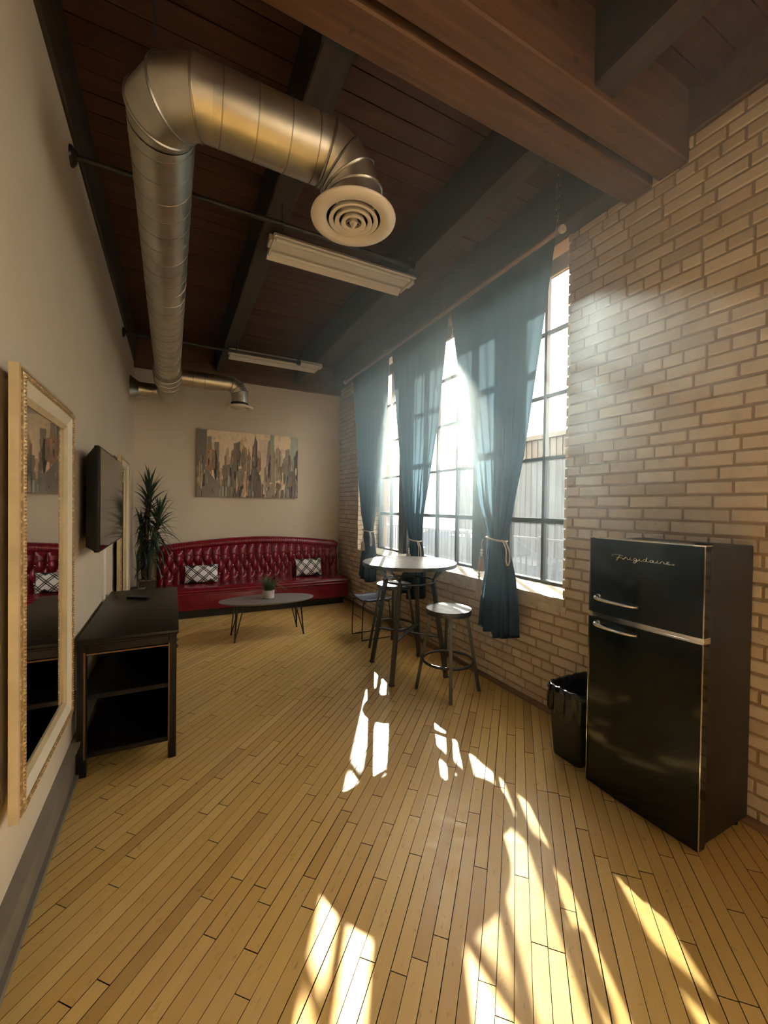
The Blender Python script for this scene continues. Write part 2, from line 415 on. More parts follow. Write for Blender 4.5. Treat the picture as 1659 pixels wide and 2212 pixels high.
# ------------------------------------------------------------------ floor
mb = MB().box((XL-.1, YB-.1, -.2), (XR+.02, YF+.1, -.011))
floor = obj('floor', mb, MT['gap'], label='honey maple strip floor laid on the diagonal', cat='floor', kind='structure')
unit = MB().box((-.5, -.5, -1), (.5, .5, 0)); UPL = mesh('plank', unit); UPL.materials.append(MT['floor'])
s2 = math.sqrt(.5); PW = .0555
def edge_t(c):
    """range of the run along (s2,s2) inside the room for the row whose offset along (s2,-s2) is c"""
    ox, oy = c*s2, -c*s2
    lo = max((XL-ox)/s2, (YB-oy)/s2); hi = min((XR-ox)/s2, (YF-oy)/s2)
    return lo, hi
planks = []
c = (XL-YF)*s2
rnd = random.Random(3)
while c < (XR-YB)*s2:
    lo, hi = edge_t(c); t = lo
    first = True
    while t < hi-.01:
        L = rnd.uniform(.25, 1.15)*(rnd.random() if first else 1)+.12; first = False
        e = min(t+L, hi)
        if hi-e < .08: e = hi
        mid = (t+e)/2; p = Vector((c*s2+mid*s2, -c*s2+mid*s2, rnd.uniform(-.0007, .0003)))
        planks.append((p, e-t-.0034, PW-rnd.choice((.0018, .0024, .0038)), min(1, max(0, rnd.gauss(.5, .19)))))
        t = e
    c += PW
def plank_area(q):
    p, L, W, t = q; d = Vector((s2, s2, 0))*L/2; n = Vector((s2, -s2, 0))*W/2
    return shown(p, (p-d-n, p+d-n, p+d+n, p-d+n))
planks.sort(key=plank_area, reverse=True)
for p, L, W, t in planks[:300]:
    Mx = Matrix.Translation(p) @ Matrix.Rotation(PI/4, 4, 'Z') @ Matrix.Diagonal((L, W, .0105, 1))
    o = inst('plank', UPL, floor, Mx); o['tone'] = t
def tonemesh(name, parts, mat, parent, kind):
    mb = MB(); tones = []
    for q in parts:
        k = len(mb.f); mb.add(q[0], q[1]); tones += [q[2]]*(len(mb.f)-k)
    o = obj(name, mb, mat, parent, kind=kind)
    at = o.data.attributes.new('tone', 'FLOAT', 'FACE'); at.data.foreach_set('value', tones); return o
BF = [(4,5,6,7),(0,1,5,4),(1,2,6,5),(2,3,7,6),(3,0,4,7)]
rest = []
for p, L, W, t in planks[300:]:
    d = Vector((s2, s2, 0))*L/2; n = Vector((s2, -s2, 0))*W/2; z = Vector((0, 0, -.0105))
    q = [p-d+n, p+d+n, p+d-n, p-d-n]
    q = [p-d-n, p-d+n, p+d+n, p+d-n]
    q = q[::-1]
    rest.append(([x+z for x in q]+q, BF, t))
tonemesh('far_planks', rest, MT['floor'], floor, 'stuff')

# ------------------------------------------------------------------ walls
wall_left = obj('wall_left', MB().box((XL-.15, YB-.1, -.2), (XL, YF+.2, 3.47)), MT['plaster'], label='smooth cream plaster wall with mirrors and television', cat='wall', kind='structure')
wall_far = obj('wall_far', MB().box((XL, YF, -.2), (XR+.5, YF+.15, 3.42)), MT['plaster'], label='cream plaster wall behind the red banquette', cat='wall', kind='structure')
wall_rear = obj('wall_rear', MB().box((XL, YB-.15, -.2), (XR+.5, YB, ZC)), MT['plaster'], label='plain cream wall closing the other end of the room', cat='wall', kind='structure')
XB = XR+.010
mb = MB()
mb.box((XB, YB, -.2), (XR+.5, RY0, ZC)).box((XB, RY1, -.2), (XR+.5, OY0+.006, ZC)).box((XB, OY1-.004, -.2), (XR+.5, YF, ZC))
mb.box((XB, OY0, -.2), (XR+.5, OY1, SZ-.06)).box((XB, OY0, HZ), (XR+.5, OY1, ZC))
mb.box((XB, RY0, -.2), (XR+.5, RY1, SZ)).box((XB, RY0, HZ), (XR+.5, RY1, ZC))
wall_right = obj('wall_right', mb, MT['mortar'], label='cream painted brick wall with tan mortar joints', cat='wall', kind='structure')
# bricks
BH, BL = .0735, .218
rb = random.Random(11); bricks = []
def brick_row(y0, y1, z, k):
    head = (k % 7 == 4); L = BL/2 if head else BL
    y = y0 - (rb.random()*L if k % 2 else (L/2+rb.uniform(-.02, .02)))
    y = y0 - (L*.5 if (k % 2) else 0)
    while y < y1-.02:
        l = L*rb.uniform(.93, 1.07); a = max(y, y0); b2 = min(y+l, y1)
        if y1-b2 < .035: b2 = y1
        if b2-a > .03:
            bricks.append((Vector((0, (a+b2)/2, z+BH/2)), b2-a-rb.uniform(.009, .014), BH-rb.uniform(.010, .015), rb.uniform(.0, .005), min(1, max(0, rb.gauss(.5, .25)))))
        y = b2 if b2 == y1 else y+l
k = 0; z = .0
while z < 3.66:
    spans = [(RY1, OY0), (OY1, YF), (YB, RY0)] if z+BH > SZ-.05 else [(YB, YF)]
    for a, b2 in spans: brick_row(a, b2, z, k)
    z += BH; k += 1
UBR = MB()
ba, bb = .5, .47
UBR.add([(0, -ba, -ba), (0, ba, -ba), (0, ba, ba), (0, -ba, ba), (-.7, -.49, -.47), (-.7, .49, -.47), (-.7, .49, .47), (-.7, -.49, .47), (-1, -.475, -.40), (-1, .475, -.40), (-1, .475, .40), (-1, -.475, .40)],
        [(11, 10, 9, 8)] + [(i, (i+1) % 4, 4+(i+1) % 4, 4+i) for i in range(4)] + [(4+i, 4+(i+1) % 4, 8+(i+1) % 4, 8+i) for i in range(4)])
UV_ = UBR.v[:]; UF_ = UBR.f[:]
UBM = mesh('brick', UBR, 50); UBM.materials.append(MT['brick'])
bm_ = bmesh.new(); bm_.from_mesh(UBM); bmesh.ops.recalc_face_normals(bm_, faces=bm_.faces); bm_.to_mesh(UBM); bm_.free()
if UBM.polygons[0].normal.x > 0: UBM.flip_normals()
def brick_area(q):
    p = Vector((XR, q[0].y, q[0].z)); dy = Vector((0, q[1]/2, 0)); dz = Vector((0, 0, q[2]/2))
    return shown(p, (p-dy-dz, p+dy-dz, p+dy+dz, p-dy+dz))
bricks.sort(key=brick_area, reverse=True)
rest = []
for i, (p, l, hh, pr_, t) in enumerate(bricks):
    Mx = Matrix.Translation((XB+.002, p.y, p.z+rb.uniform(-.002, .002))) @ Matrix.Rotation(rb.uniform(-.012, .012), 4, 'X') @ Matrix.Diagonal((.0095+pr_, l, hh, 1))
    if i < 300:
        o = inst('brick', UBM, wall_right, Mx); o['tone'] = t
    else: rest.append(([Mx @ Vector(v) for v in UV_], UF_, t))
for z_i in range(38):                       # bricks of the two reveals of the window
    z = SZ + z_i*BH
    if z > HZ-BH: break
    off = .5 if z_i % 2 else 0
    for yy, sg in ((OY0, 1), (OY1, -1)):
        x = XB-.01 - off*BL*.5
        while x < XW-.03:
            a, b2 = max(x, XR-.002+rb.uniform(-.004, .004)), min(x+BL/2*(2 if not z_i % 3 else 1), XW-.02)
            if b2-a > .03:
                q = MB().box((a, min(yy-sg*.01, yy+sg*.012), z+.006), (b2-.01, max(yy-sg*.01, yy+sg*.012+0), z+BH-.006))
                rest.append((q.v, q.f, rb.random()))
            x += BL/2*(2 if not z_i % 3 else 1)
o = tonemesh('far_bricks', rest, MT['brick'], wall_right, 'stuff'); recalc(o)
# sill
mb = MB(); rs = random.Random(5)
def sillf(u, v):
    x = XR-.006+u*(XW+.03-XR); y = OY0+v*(OY1-OY0)
    return (x+(rs.uniform(-.006, .004) if u == 0 else 0), y, SZ+rs.uniform(-.004, .003)+u*.012)
mb.grid(sillf, 6, 70)
W = 7
top = mb.v[:]
n0 = len(mb.v); mb.v += [(p[0]+rs.uniform(-.002, .004), p[1], SZ-.075+rs.uniform(-.008, .008)) for p in top[0::W]]
for j in range(70): mb.f.append((j*W, (j+1)*W, n0+j+1, n0+j))
obj('trim_1', mb, MT['sill'], label='rough cream stone sill under the three steel windows', cat='sill', kind='structure')
obj('trim_2', MB().box((XR-.01, OY0-.02, SZ-.10), (XB+.02, OY1+.02, SZ-.055)), MT['sill'], label='narrow plaster band under the window sill', cat='trim', kind='structure')
# skirtings
mb = MB().box((XL, YB, 0), (XL+.020, YF, .195)).box((XL+.020, YB, 0), (XL+.038, YF, .028)).box((XL, YB, .195), (XL+.045, YF, .212))
obj('baseboard_left', mb, MT['base'], label='taupe painted skirting along the plaster wall', cat='baseboard', kind='structure')
mb = MB().prism([(0, 0), (.03, 0), (.03, .012), (.022, .026), (.008, .034), (0, .034)], lambda a, b: (XR-a, YB, b), lambda a, b: (XR-a, YF, b))
obj('baseboard_right', mb, MT['basebrown'], label='small brown moulding along the foot of the brick wall', cat='baseboard', kind='structure')
obj('baseboard_far', MB().box((XL+.04, YF-.018, 0), (XR-.03, YF, .12)), MT['base'], label='taupe skirting behind the banquette', cat='baseboard', kind='structure')

# ------------------------------------------------------------------ ceiling
ceil = obj('ceiling', MB().box((XL-.2, YB-.2, ZC+.03), (XR+.5, YF+.2, ZC+.15)), MT['gap'], label='dark red brown timber ceiling of boards on heavy beams', cat='ceiling', kind='structure')
rc = random.Random(21); UB = MB().box((-.5, -.5, 0), (.5, .5, 1)); UBO = mesh('board', UB); UBO.materials.append(MT['board'])
y = YB; 
while y < YF:
    wv = .138; x = XL-.14; cut = rc.choice((.62, 1.80, None, None))
    segs = [(x, cut), (cut, XR+.3)] if cut else [(x, XR+.3)]
    for a, b2 in segs:
        Mx = Matrix.Translation(((a+b2)/2, y+wv/2, ZC+rc.uniform(0, .003))) @ Matrix.Diagonal((b2-a-.002, wv-rc.uniform(.004, .008), .03, 1))
        o = inst('board', UBO, ceil, Mx); o['tone'] = rc.random()
    y += wv
ZG, ZP = 3.46, 3.50
def beam(name, a, b2, mat, t=0., r=.008):
    o = obj(name, MB().rbox(a, b2, r, 1), mat, ceil); o['tone'] = t; return o
beam('girder', (XL-.12, 1.485, ZG), (XR+.12, 1.655, ZC+.02), MT['beamx'], .0)
beam('girder', (XL-.12, 1.290, ZG+.004), (XR+.12, 1.452, ZC+.02), MT['beamx'], .1)
beam('girder', (XL-.12, 6.60, 3.405), (XR+.3, 6.80, ZC+.02), MT['beamx'], .25)
beam('girder', (XL-.12, -3.2, ZG), (XR+.12, -2.95, ZC+.02), MT['beamx'], .2)
for x0, x1 in ((-.64, -.475), (.55, .70), (1.73, 1.872), (2.385, 2.545)):
    for y0, y1 in ((-2.96, 1.300), (1.645, 6.61)):
        if x0 > 2 and y0 < 0:
            beam('wall_plate', (2.515, y0, 3.60), (2.60, y1, ZC+.02), MT['beamx'], .1); continue
        beam('purlin', (x0, y0, ZP-(.03 if x0 < -.5 else 0)), (x1, y1, ZC+.02), MT['beamy'], rc.random()*.5)
for x0 in (.55, 1.73):                     # iron hangers where purlins meet the girder
    obj('beam_hanger', MB().box((x0-.005, 1.653, ZP-.008), (x0+.15, 1.70, ZP-.002)).box((x0-.008, 1.653, ZP-.008), (x0-.002, 1.70, ZP+.16)).box((x0+.146, 1.653, ZP-.008), (x0+.152, 1.70, ZP+.16)), MT['black'], ceil)

# ------------------------------------------------------------------ windows
ROWS = [.882, 1.424, 1.971, 2.512, 3.061, 3.585]
def sash(num, cols, label, frosted=2):
    y0, y1 = cols[0], cols[-1]
    r = thing('window_%d' % num, label, 'window', (XW, (y0+y1)/2, ROWS[0]), kind='structure')
    f = MB()
    for yy, ww in ((y0, .05), (y1, .05)): f.box((XW-.035, yy-ww if yy == y1 else yy, ROWS[0]), (XW+.035, yy if yy == y1 else yy+ww, ROWS[-1]))
    f.box((XW-.035, y0, ROWS[0]-.012), (XW+.035, y1, ROWS[0]+.022)).box((XW-.035, y0, ROWS[-1]-.02), (XW+.035, y1, ROWS[-1]+.03))
    obj('frame', f, MT['steel'], r)
    for yy in cols[1:-1]:
        obj('muntin', MB().box((XW-.022, yy-.014, ROWS[0]+.02), (XW+.02, yy+.014, ROWS[-1]-.02)), MT['steel'], r)
    for i, zz in enumerate(ROWS[1:-1]):
        hh = .021 if i == 0 else .013
        obj('glazing_bar', MB().box((XW-.02, y0+.03, zz-hh), (XW+.018, y1-.03, zz+hh)), MT['steel'], r)
    for i in range(len(ROWS)-1):
        for j in range(len(cols)-1):
            tl = (random.random()-.5)*.006
            p = MB().box((XW+.002, cols[j]+.008, ROWS[i]+.008), (XW+.006, cols[j+1]-.008, ROWS[i+1]-.008))
            o = obj('pane', p, MT['film'] if i < frosted else MT['glass'], r); o.rotation_euler.z = tl
    return r
sash(1, [2.06, 2.577, 2.984, 3.335], 'tall steel window beside the black fridge, with its bare strip of panes')
sash(2, [3.465, 3.823, 4.224, 4.60, 4.965], 'tall steel window behind the bar table')
sash(3, [5.10, 5.425, 5.81], 'tall steel window next to the banquette corner')
obj('trim_3', MB().rbox((XW-.06, 3.335, SZ), (XW+.06, 3.465, HZ), .006, 1), MT['steel'], label='thick dark steel mullion between the window by the fridge and its neighbour', cat='mullion', kind='structure')
obj('trim_4', MB().rbox((XW-.06, 4.965, SZ), (XW+.06, 5.10, HZ), .006, 1), MT['steel'], label='thick dark steel mullion beside the window next to the banquette', cat='mullion', kind='structure')
sash(4, [RY0+.01, RY0+.45, RY0+.9, RY0+1.35, RY1-.01], 'added unseen steel window behind the camera giving fill daylight', 0)  # unseen window, added to raise the daylight level in the room
obj('trim_5', MB().box((XR-.01, RY0, SZ-.05), (XW+.03, RY1, SZ+.005)), MT['sill'], label='stone sill under the added window behind the camera', cat='sill', kind='structure')

# ------------------------------------------------------------------ air ducts
def helix(p, q, r, pitch, rr=.0028):
    p, q = Vector(p), Vector(q); d = q-p; L = d.length; d.normalize(); a = d.orthogonal().normalized(); b = d.cross(a)
    n = int(L/pitch*20); pts = []
    for i in range(n+1):
        t = i/n*L; w = 2*PI*t/pitch
        pts.append(p+d*t+(a*math.cos(w)+b*math.sin(w))*r)
    return MB().tube(pts, rr, 4)
def ring(p, d, r, rr=.006):
    p = Vector(p); d = Vector(d).normalized(); a = d.orthogonal().normalized(); b = d.cross(a)
    return MB().tube([p+(a*math.cos(2*PI*k/40)+b*math.sin(2*PI*k/40))*r for k in range(40)], rr, 5, closed=True)
def elbow(name, c, d0, d1, R, r, parent, gores=4):
    """segmented elbow about the corner c, coming along d0 and leaving along d1"""
    c, d0, d1 = Vector(c), Vector(d0).normalized(), Vector(d1).normalized()
    o = c - d0*R + d1*R; pts = []
    for i in range(gores+1):
        t = PI/2*i/gores
        pts.append(o - d1*R*math.cos(t) + d0*R*math.sin(t))
    # corner points of the gores: intersections of tangents
    P = [c-d0*R]
    for i in range(gores):
        t = PI/2*(i+.5)/gores; k = R/math.cos(PI/4/gores)
        P.append(o - d1*k*math.cos(t) + d0*k*math.sin(t))
    P.append(c+d1*R)
    nrm = d0.cross(d1); n = 40; vs = []; fs = []
    for i, p in enumerate(P):
        if i in (0, gores+1): td = d0 if i == 0 else d1; sc = 1
        else:
            t = PI/2*(i-.5)/gores; td = (d1*math.sin(t)+d0*math.cos(t)); sc = 1/math.cos(PI/4/gores)
        b = nrm.cross(td).normalized()
        for k in range(n):
            a = 2*PI*k/n; vs.append(p+nrm*math.cos(a)*r+b*math.sin(a)*r*sc)
    for i in range(len(P)-1):
        for k in range(n):
            fs.append((i*n+k, i*n+(k+1) % n, (i+1)*n+(k+1) % n, (i+1)*n+k))
    e = obj(name, MB().add(vs, fs), MT['duct'], parent, smooth=14); recalc(e)
    for i in range(1, gores+1):
        loop = [Vector(vs[i*n+k]) for k in range(n)]; cc = sum(loop, Vector())/n
        obj('elbow_seam', MB().tube([cc+(q-cc)*1.012 for q in loop], .0055, 5, closed=True), MT['seam'], e, smooth=60)
    return e
def diffuser(c, R, parent):
    x, y, z = c
    d = obj('diffuser', MB().lathe([(.64*R, .035), (.64*R, .004), (.70*R, -.004), (.86*R, -.010), (.985*R, .0), (R, .008), (.99*R, .014), (.80*R, .012), (.68*R, .035)], c, 48, cap0=False, cap1=False), MT['white'], parent, smooth=50); recalc(d)
    for k, q in enumerate((.53, .39, .24)):
        o = obj('diffuser_ring', MB().lathe([(q*R+.003, .020-k*.007), (q*R+.010, -.004-k*.006), (q*R+.004, -.007-k*.006), (q*R-.010, .001-k*.006), (q*R-.003, .022-k*.007), (q*R+.003, .020-k*.007)], c, 40, cap0=False, cap1=False), MT['white'], d, smooth=60); recalc(o)
    sp = MB()
    for a in (.5, .5+PI/2): sp.bar((x-math.cos(a)*.63*R, y-math.sin(a)*.63*R, z+.014), (x+math.cos(a)*.63*R, y+math.sin(a)*.63*R, z+.014), .004, .012)
    obj('diffuser_spoke', sp, MT['white'], d)
    k = obj('damper_knob', MB().lathe([(.018, .015), (.018, -.012), (.012, -.016)], c, 16).rbox((x-.005, y-.02, z-.034), (x+.005, y+.02, z-.012), .003, 1), MT['white'], d)
    obj('duct_throat', MB().lathe([(.62*R, .06), (.62*R, .008)], c, 32, cap0=True, cap1=False), MT['dark'], d)
    return d
DA, DB = Vector((-.050, 1.760, 3.085)), Vector((-.072, 6.16, 2.985))
RD = .126
duct = thing('air_duct', 'round galvanised spiral air duct with elbows and two white ceiling diffusers', 'duct', (DA.x, (DA.y+DB.y)/2, DA.z))
ax = (DB-DA).normalized(); RE = .17
P0, P1 = DA+ax*RE, DB-ax*.16
def straight(name, p, q, r, pitch, parent=duct, n=40):
    o = obj(name, MB().tube([p, q], r, n, cap=False), MT['duct'], parent, smooth=60); recalc(o)
    if pitch: obj('spiral_seam', helix(p, q, r, pitch), MT['seam'], o, smooth=60)
    return o
straight('main_run', P0, P1, RD, .135)
for t in (.345,): obj('joint_ring', ring(P0+(P1-P0)*t, ax, RD, .004), MT['seam'], duct, smooth=60)
# near elbow turning to the branch along +x
elbow('duct_elbow', DA, (0, -1, 0), (1, 0, 0), RE, RD, duct, 3)
BX = .725
straight('branch_run', (DA.x+RE, DA.y, DA.z), (BX-RE, DA.y, DA.z), RD, None)
for xx in (.155, .285, .415, .53): obj('joint_ring', ring((xx, DA.y, DA.z), (1, 0, 0), RD, .0032), MT['seam'], duct, smooth=60)
elbow('duct_elbow', (BX, DA.y, DA.z), (1, 0, 0), (0, 0, -1), RE, RD, duct, 4)
straight('drop_collar', (BX, DA.y, DA.z-RE), (BX, DA.y, 2.845), RD, None)
diffuser((BX, DA.y, 2.835), .193, duct)
# collar and tee at the far end
pc = DA+ax*3.42; pd = DA+ax*3.78
o = obj('sleeve_collar', MB().tube([pc-ax*.03, pc, pc+ax*.05, pd-ax*.05, pd, pd+ax*.03], [RD+.003, RD+.018, RD+.020, RD+.020, RD+.018, RD+.003], 40, cap=False), MT['duct'], duct, smooth=50); recalc(o)
for t in (.0, .5, 1): obj('joint_ring', ring(pc+(pd-pc)*t, ax, RD+.021, .004), MT['seam'], duct, smooth=60)
o = obj('duct_end', MB().tube([P1, P1+ax*.10, P1+ax*.16, P1+ax*.20, P1+ax*.225], [RD, RD, RD*.96, RD*.82, RD*.5], 40, cap=True), MT['duct'], duct, smooth=60); recalc(o)
zf = 2.985
o = obj('wall_branch', MB().tube([(DB.x-.06, 6.14, zf), (-.36, 6.14, zf), (-.40, 6.14, zf), (XL+.006, 6.14, zf), (XL+.002, 6.14, zf)], [.096, .096, .10, .165, .168], 36, cap=False), MT['duct'], duct, smooth=30); recalc(o)
obj('spiral_seam', helix((DB.x-.1, 6.14, zf), (-.36, 6.14, zf), .097, .07), MT['seam'], duct, smooth=60)
zb = 3.035
straight('branch_run', (DB.x+.05, 5.50, zb), (.74-.13, 5.50, zb), .098, None)
for xx in (.20, .33): obj('joint_ring', ring((xx, 5.50, zb), (1, 0, 0), .099, .0035), MT['seam'], duct, smooth=60)
elbow('duct_elbow', (.74, 5.50, zb), (1, 0, 0), (0, 0, -1), .13, .098, duct, 3)
straight('drop_collar', (.74, 5.50, zb-.13), (.74, 5.50, 2.765), .098, None)
diffuser((.74, 5.50, 2.755), .168, duct)
for p in ((DA.x-.02, 1.72), (-.06, 4.1)): obj('hanger_rod', MB().tube([(p[0], p[1], DA.z+RD-.01), (p[0], p[1], ZC)], .005, 6), MT['black'], duct)

# ------------------------------------------------------------------ sprinkler pipes
def sprinkler(y, x1, label, hangers):
    z = 3.36
    r = thing('sprinkler_pipe', label, 'pipe', (.5, y, z), 'sprinkler pipes')
    obj('pipe', MB().tube([(XL-.02, y, z), (x1, y, z)], .0165, 12), MT['pipe'], r, smooth=50)
    obj('escutcheon', MB().lathe([(.052, 0), (.050, .010), (.030, .026), (.018, .028)], (XL, y, z), 24, 'x'), MT['pipe'], r, smooth=40)
    obj('sprinkler_head', MB().lathe([(.022, -.03), (.022, .02), (.014, .024), (.010, .05), (.016, .055), (.020, .06)], (x1, y, z), 14), MT['gun'], r, smooth=40)
    obj('sprinkler_fitting', MB().tube([(x1-.035, y, z), (x1+.02, y, z)], .024, 12), MT['pipe'], r, smooth=40)
    for x in hangers:
        obj('pipe_hanger', MB().torus((x, y, z), .021, .003, 'x', 16, 5).tube([(x, y, z+.02), (x, y, ZP if .54 < x < .71 else ZC)], .004, 6), MT['black'], r)
sprinkler(2.72, 1.60, 'black sprinkler pipe crossing under the duct by the large diffuser', (.62,))
sprinkler(5.22, 1.42, 'black sprinkler pipe running under the strip light near the banquette', (.66,))

# ------------------------------------------------------------------ strip lights (switched off)
def strip_light(y, label):
    x0, x1, z = .605, 1.83, 3.421
    r = thing('strip_light', label, 'light', ((x0+x1)/2, y, z), 'ceiling strip lights')
    P = [(-.165, .0), (-.150, -.004), (-.120, .030), (-.060, .048), (-.045, .050), (-.045, .072), (.045, .072), (.045, .050), (.060, .048), (.120, .030), (.150, -.004), (.165, .0), (.128, .038), (.066, .056), (.048, .0775), (-.048, .0775), (-.066, .056), (-.128, .038)]
    o = obj('reflector', MB().prism(P, lambda a, b: (x0+.02, y+a, z+b), lambda a, b: (x1-.05, y+a, z+b)), MT['white'], r); recalc(o)
    obj('housing', MB().rbox((x0, y-.05, z+.020), (x1, y+.05, z+.074), .006, 1), MT['white'], r)
    for s in (-1, 1): obj('lamp_tube', MB().tube([(x0+.04, y+s*.085, z+.016), (x1-.07, y+s*.085, z+.016)], .0125, 12), MT['whitep'], r, smooth=50)
    for x in (x0+.02, x1-.06): obj('end_plate', MB().box((x, y-.11, z+.0), (x+.012, y+.11, z+.045)), MT['white'], r)
strip_light(3.10, 'white metal strip light hung beside the large round diffuser')
strip_light(5.55, 'white metal strip light nearer the painting, above the coffee table')

# ------------------------------------------------------------------ curtain rod, chains, curtains, blinds
XC = 2.335
rod = thing('curtain_rod', 'pale wooden curtain rod slung on chains in front of the windows', 'curtain rod', (XC, 3.9, 3.425))
obj('rod', MB().tube([(XC, 1.965, 3.43), (XC, 3.3, 3.421), (XC, 4.6, 3.421), (XC, 5.92, 3.425)], .017, 12), M('pale_rod_wood', (.52, .38, .28), .5), rod, smooth=50)
for y in (1.965, 5.92): obj('finial', MB().lathe([(.017, -.02), (.026, -.015), (.028, .0), (.022, .014), (.010, .022)], (XC, y, 3.427), 16, 'y'), MT['whitep'], rod, smooth=50)
LK = MB().tube([(.009*math.cos(t), 0, .017*math.sin(t)+(.006 if math.sin(t) > 0 else -.006)) for t in [2*PI*k/14 for k in range(14)]], .0027, 5, closed=True)
LKM = mesh('chain_link', LK, 60); LKM.materials.append(MT['chrome'])
for y, lab, dbl in ((2.0, 'steel chain on the rod beside the fridge-side window reveal', 1), (3.33, 'steel chain on the rod between the wide curtain and the middle one', 0), (4.62, 'steel chain on the rod between the middle curtain and the one by the banquette', 0), (5.86, 'steel chain at the rod end near the banquette corner', 0)):
    r = thing('hanging_chain', lab, 'chain', (XC, y, 3.44), 'rod hanging chains')
    z0, z1 = 3.452, 3.835
    n = int((z1-z0)/.036)
    for i in range(n+1):
        zz = z0+(z1-z0)*i/n
        for dx in ((-.012, .012) if dbl and 2 < i < n-1 else (0,)):
            inst('chain_link', LKM, r, Matrix.Translation((XC, y+dx, zz)) @ Matrix.Rotation(PI/2*(i % 2)+.4, 4, 'Z'))
    inst('hook', LKM, r, Matrix.Translation((XC, y, 3.44)) @ Matrix.Rotation(PI/2, 4, 'Z') @ Matrix.Diagonal((2.2, 1, 1.3, 1)))
    obj('eye_screw', MB().tube([(XC, y, 3.835), (XC, y, ZC+.01)], .004, 6), MT['chrome'], r)
def lerp(a, b, t): return a+(b-a)*t
def along(edge, z):
    for (za, ya), (zb, yb) in zip(edge, edge[1:]):
        if zb <= z <= za: return lerp(ya, yb, (za-z)/(za-zb))
    return edge[-1][1] if z < edge[-1][0] else edge[0][1]
def curtain(label, near, far, bot, ztie, zbot, pleats, seed, big):
    tie = (near[-1][1], far[-1][1])
    rr = random.Random(seed); ph = rr.random()*6
    r = thing('curtain', label, 'curtain', (XC+.02, (tie[0]+tie[1])/2, zbot), 'tied back window curtains')
    zt = 3.425
    def fn(u, v):
        z = lerp(zt, zbot, v)
        if z > ztie:
            s = (zt-z)/(zt-ztie)
            y0, y1 = along(near, z), along(far, z); A = lerp(.004, .034, s**3.2)
        else:
            s = (ztie-z)/(ztie-zbot); e = 1-(1-s)**1.7
            y0, y1 = lerp(tie[0], bot[0], e), lerp(tie[1], bot[1], e); A = lerp(.034, .055, e)
        wob = A*math.sin(2*PI*pleats*u+ph)+A*.4*math.sin(2*PI*(pleats*.43)*u+ph*2)
        y = lerp(y0, y1, u)+.25*A*math.cos(2*PI*pleats*u+ph)*(u*(1-u)*4)
        x = XC+.028+wob*min(1, 8*min(u, 1-u)+.15)+ (.02*math.exp(-((z-ztie)/.25)**2)) + (.05*min(1, (ztie-z)/.3) if z < ztie else 0)
        if v > .999: z += (.045 if (u < .25 or u > .8) else 0) + .012*math.sin(9*u+ph)
        return (x, y, z)
    f = obj('cloth', MB().grid(fn, 120, 90), MT['cloth'], r, smooth=180)
    yc, hw = (tie[0]+tie[1])/2, (tie[1]-tie[0])/2
    loop = [(XC+.035+.052*math.cos(t), yc+(hw+.012)*math.sin(t), ztie+.012*math.sin(t)) for t in [2*PI*k/28 for k in range(28)]]
    tb = obj('tieback', MB().tube(loop, .0075, 7, closed=True), MT['cord'], r, smooth=60)
    s = -1
    p0 = Vector((XC-.01, yc+s*(hw+.01), ztie))
    lp = smoothpts([p0, p0+Vector((0, s*.045, -.015)), p0+Vector((.005, s*.080, -.085)), p0+Vector((.005, s*.085, -.16)), p0+Vector((0, s*.068, -.195)), p0+Vector((-.003, s*.055, -.15)), p0+Vector((0, s*.050, -.07)), p0+Vector((0, s*.01, -.005))])
    obj('cord_loop', MB().tube(lp, .005, 6), MT['cord'], tb, smooth=60)
    for k in range(2 if big else 1):
        q = Vector((XC-.022-.012*k, yc+(hw+.004 if big else hw*.2)+.014*k, ztie-.005-.20*k))
        ts = obj('tassel', MB().tube(smoothpts([q, q+Vector((-.006, .004, -.035)), q+Vector((-.004, .006, -.085))]), .0035, 6), MT['cord'], r, smooth=60)
        h0 = q+Vector((-.004, .006, -.085))
        obj('bead', MB().lathe([(.004, .0), (.012, -.010), (.005, -.02), (.014, -.034), (.006, -.045), (.012, -.055), (.006, -.065)], h0, 12), MT['bead'], ts, smooth=50)
        sk_ = MB(); N = 44
        pr_ = [(.010, -.06), (.018, -.075), (.021, -.10), (.024, -.15), (.026, -.185)]
        for i, (rad, dz) in enumerate(pr_):
            for k2 in range(N):
                a = 2*PI*k2/N; rr2 = rad*(1+(.10 if k2 % 2 else -.06)); sk_.v.append((h0.x+rr2*math.cos(a), h0.y+rr2*math.sin(a), h0.z+dz))
        for i in range(len(pr_)-1):
            for k2 in range(N): sk_.f.append((i*N+k2, i*N+(k2+1) % N, (i+1)*N+(k2+1) % N, (i+1)*N+k2))
        sk_.f.append(tuple(range(N))); sk_.f.append(tuple((len(pr_)-1)*N+k2 for k2 in range(N)))
        o = obj('tassel_skirt', sk_, MT['cord'], ts); recalc(o)
    return r
curtain('wide slate blue curtain tied with a tasselled cord, nearest the fridge', [(3.43, 2.04), (2.78, 2.147), (1.92, 2.30), (1.49, 2.415), (1.275, 2.49)], [(3.43, 3.265), (2.6, 3.08), (1.91, 2.89), (1.556, 2.80), (1.275, 2.685)], (2.37, 2.83), 1.275, .475, 8, 1, True)
curtain('slate blue curtain gathered behind the bar table', [(3.43, 3.285), (2.94, 3.356), (2.287, 3.464), (1.64, 3.632), (1.17, 3.778)], [(3.43, 4.455), (2.6, 4.318), (1.77, 4.16), (1.29, 4.04), (1.17, 3.965)], (3.74, 4.17), 1.17, .50, 8, 2, False)
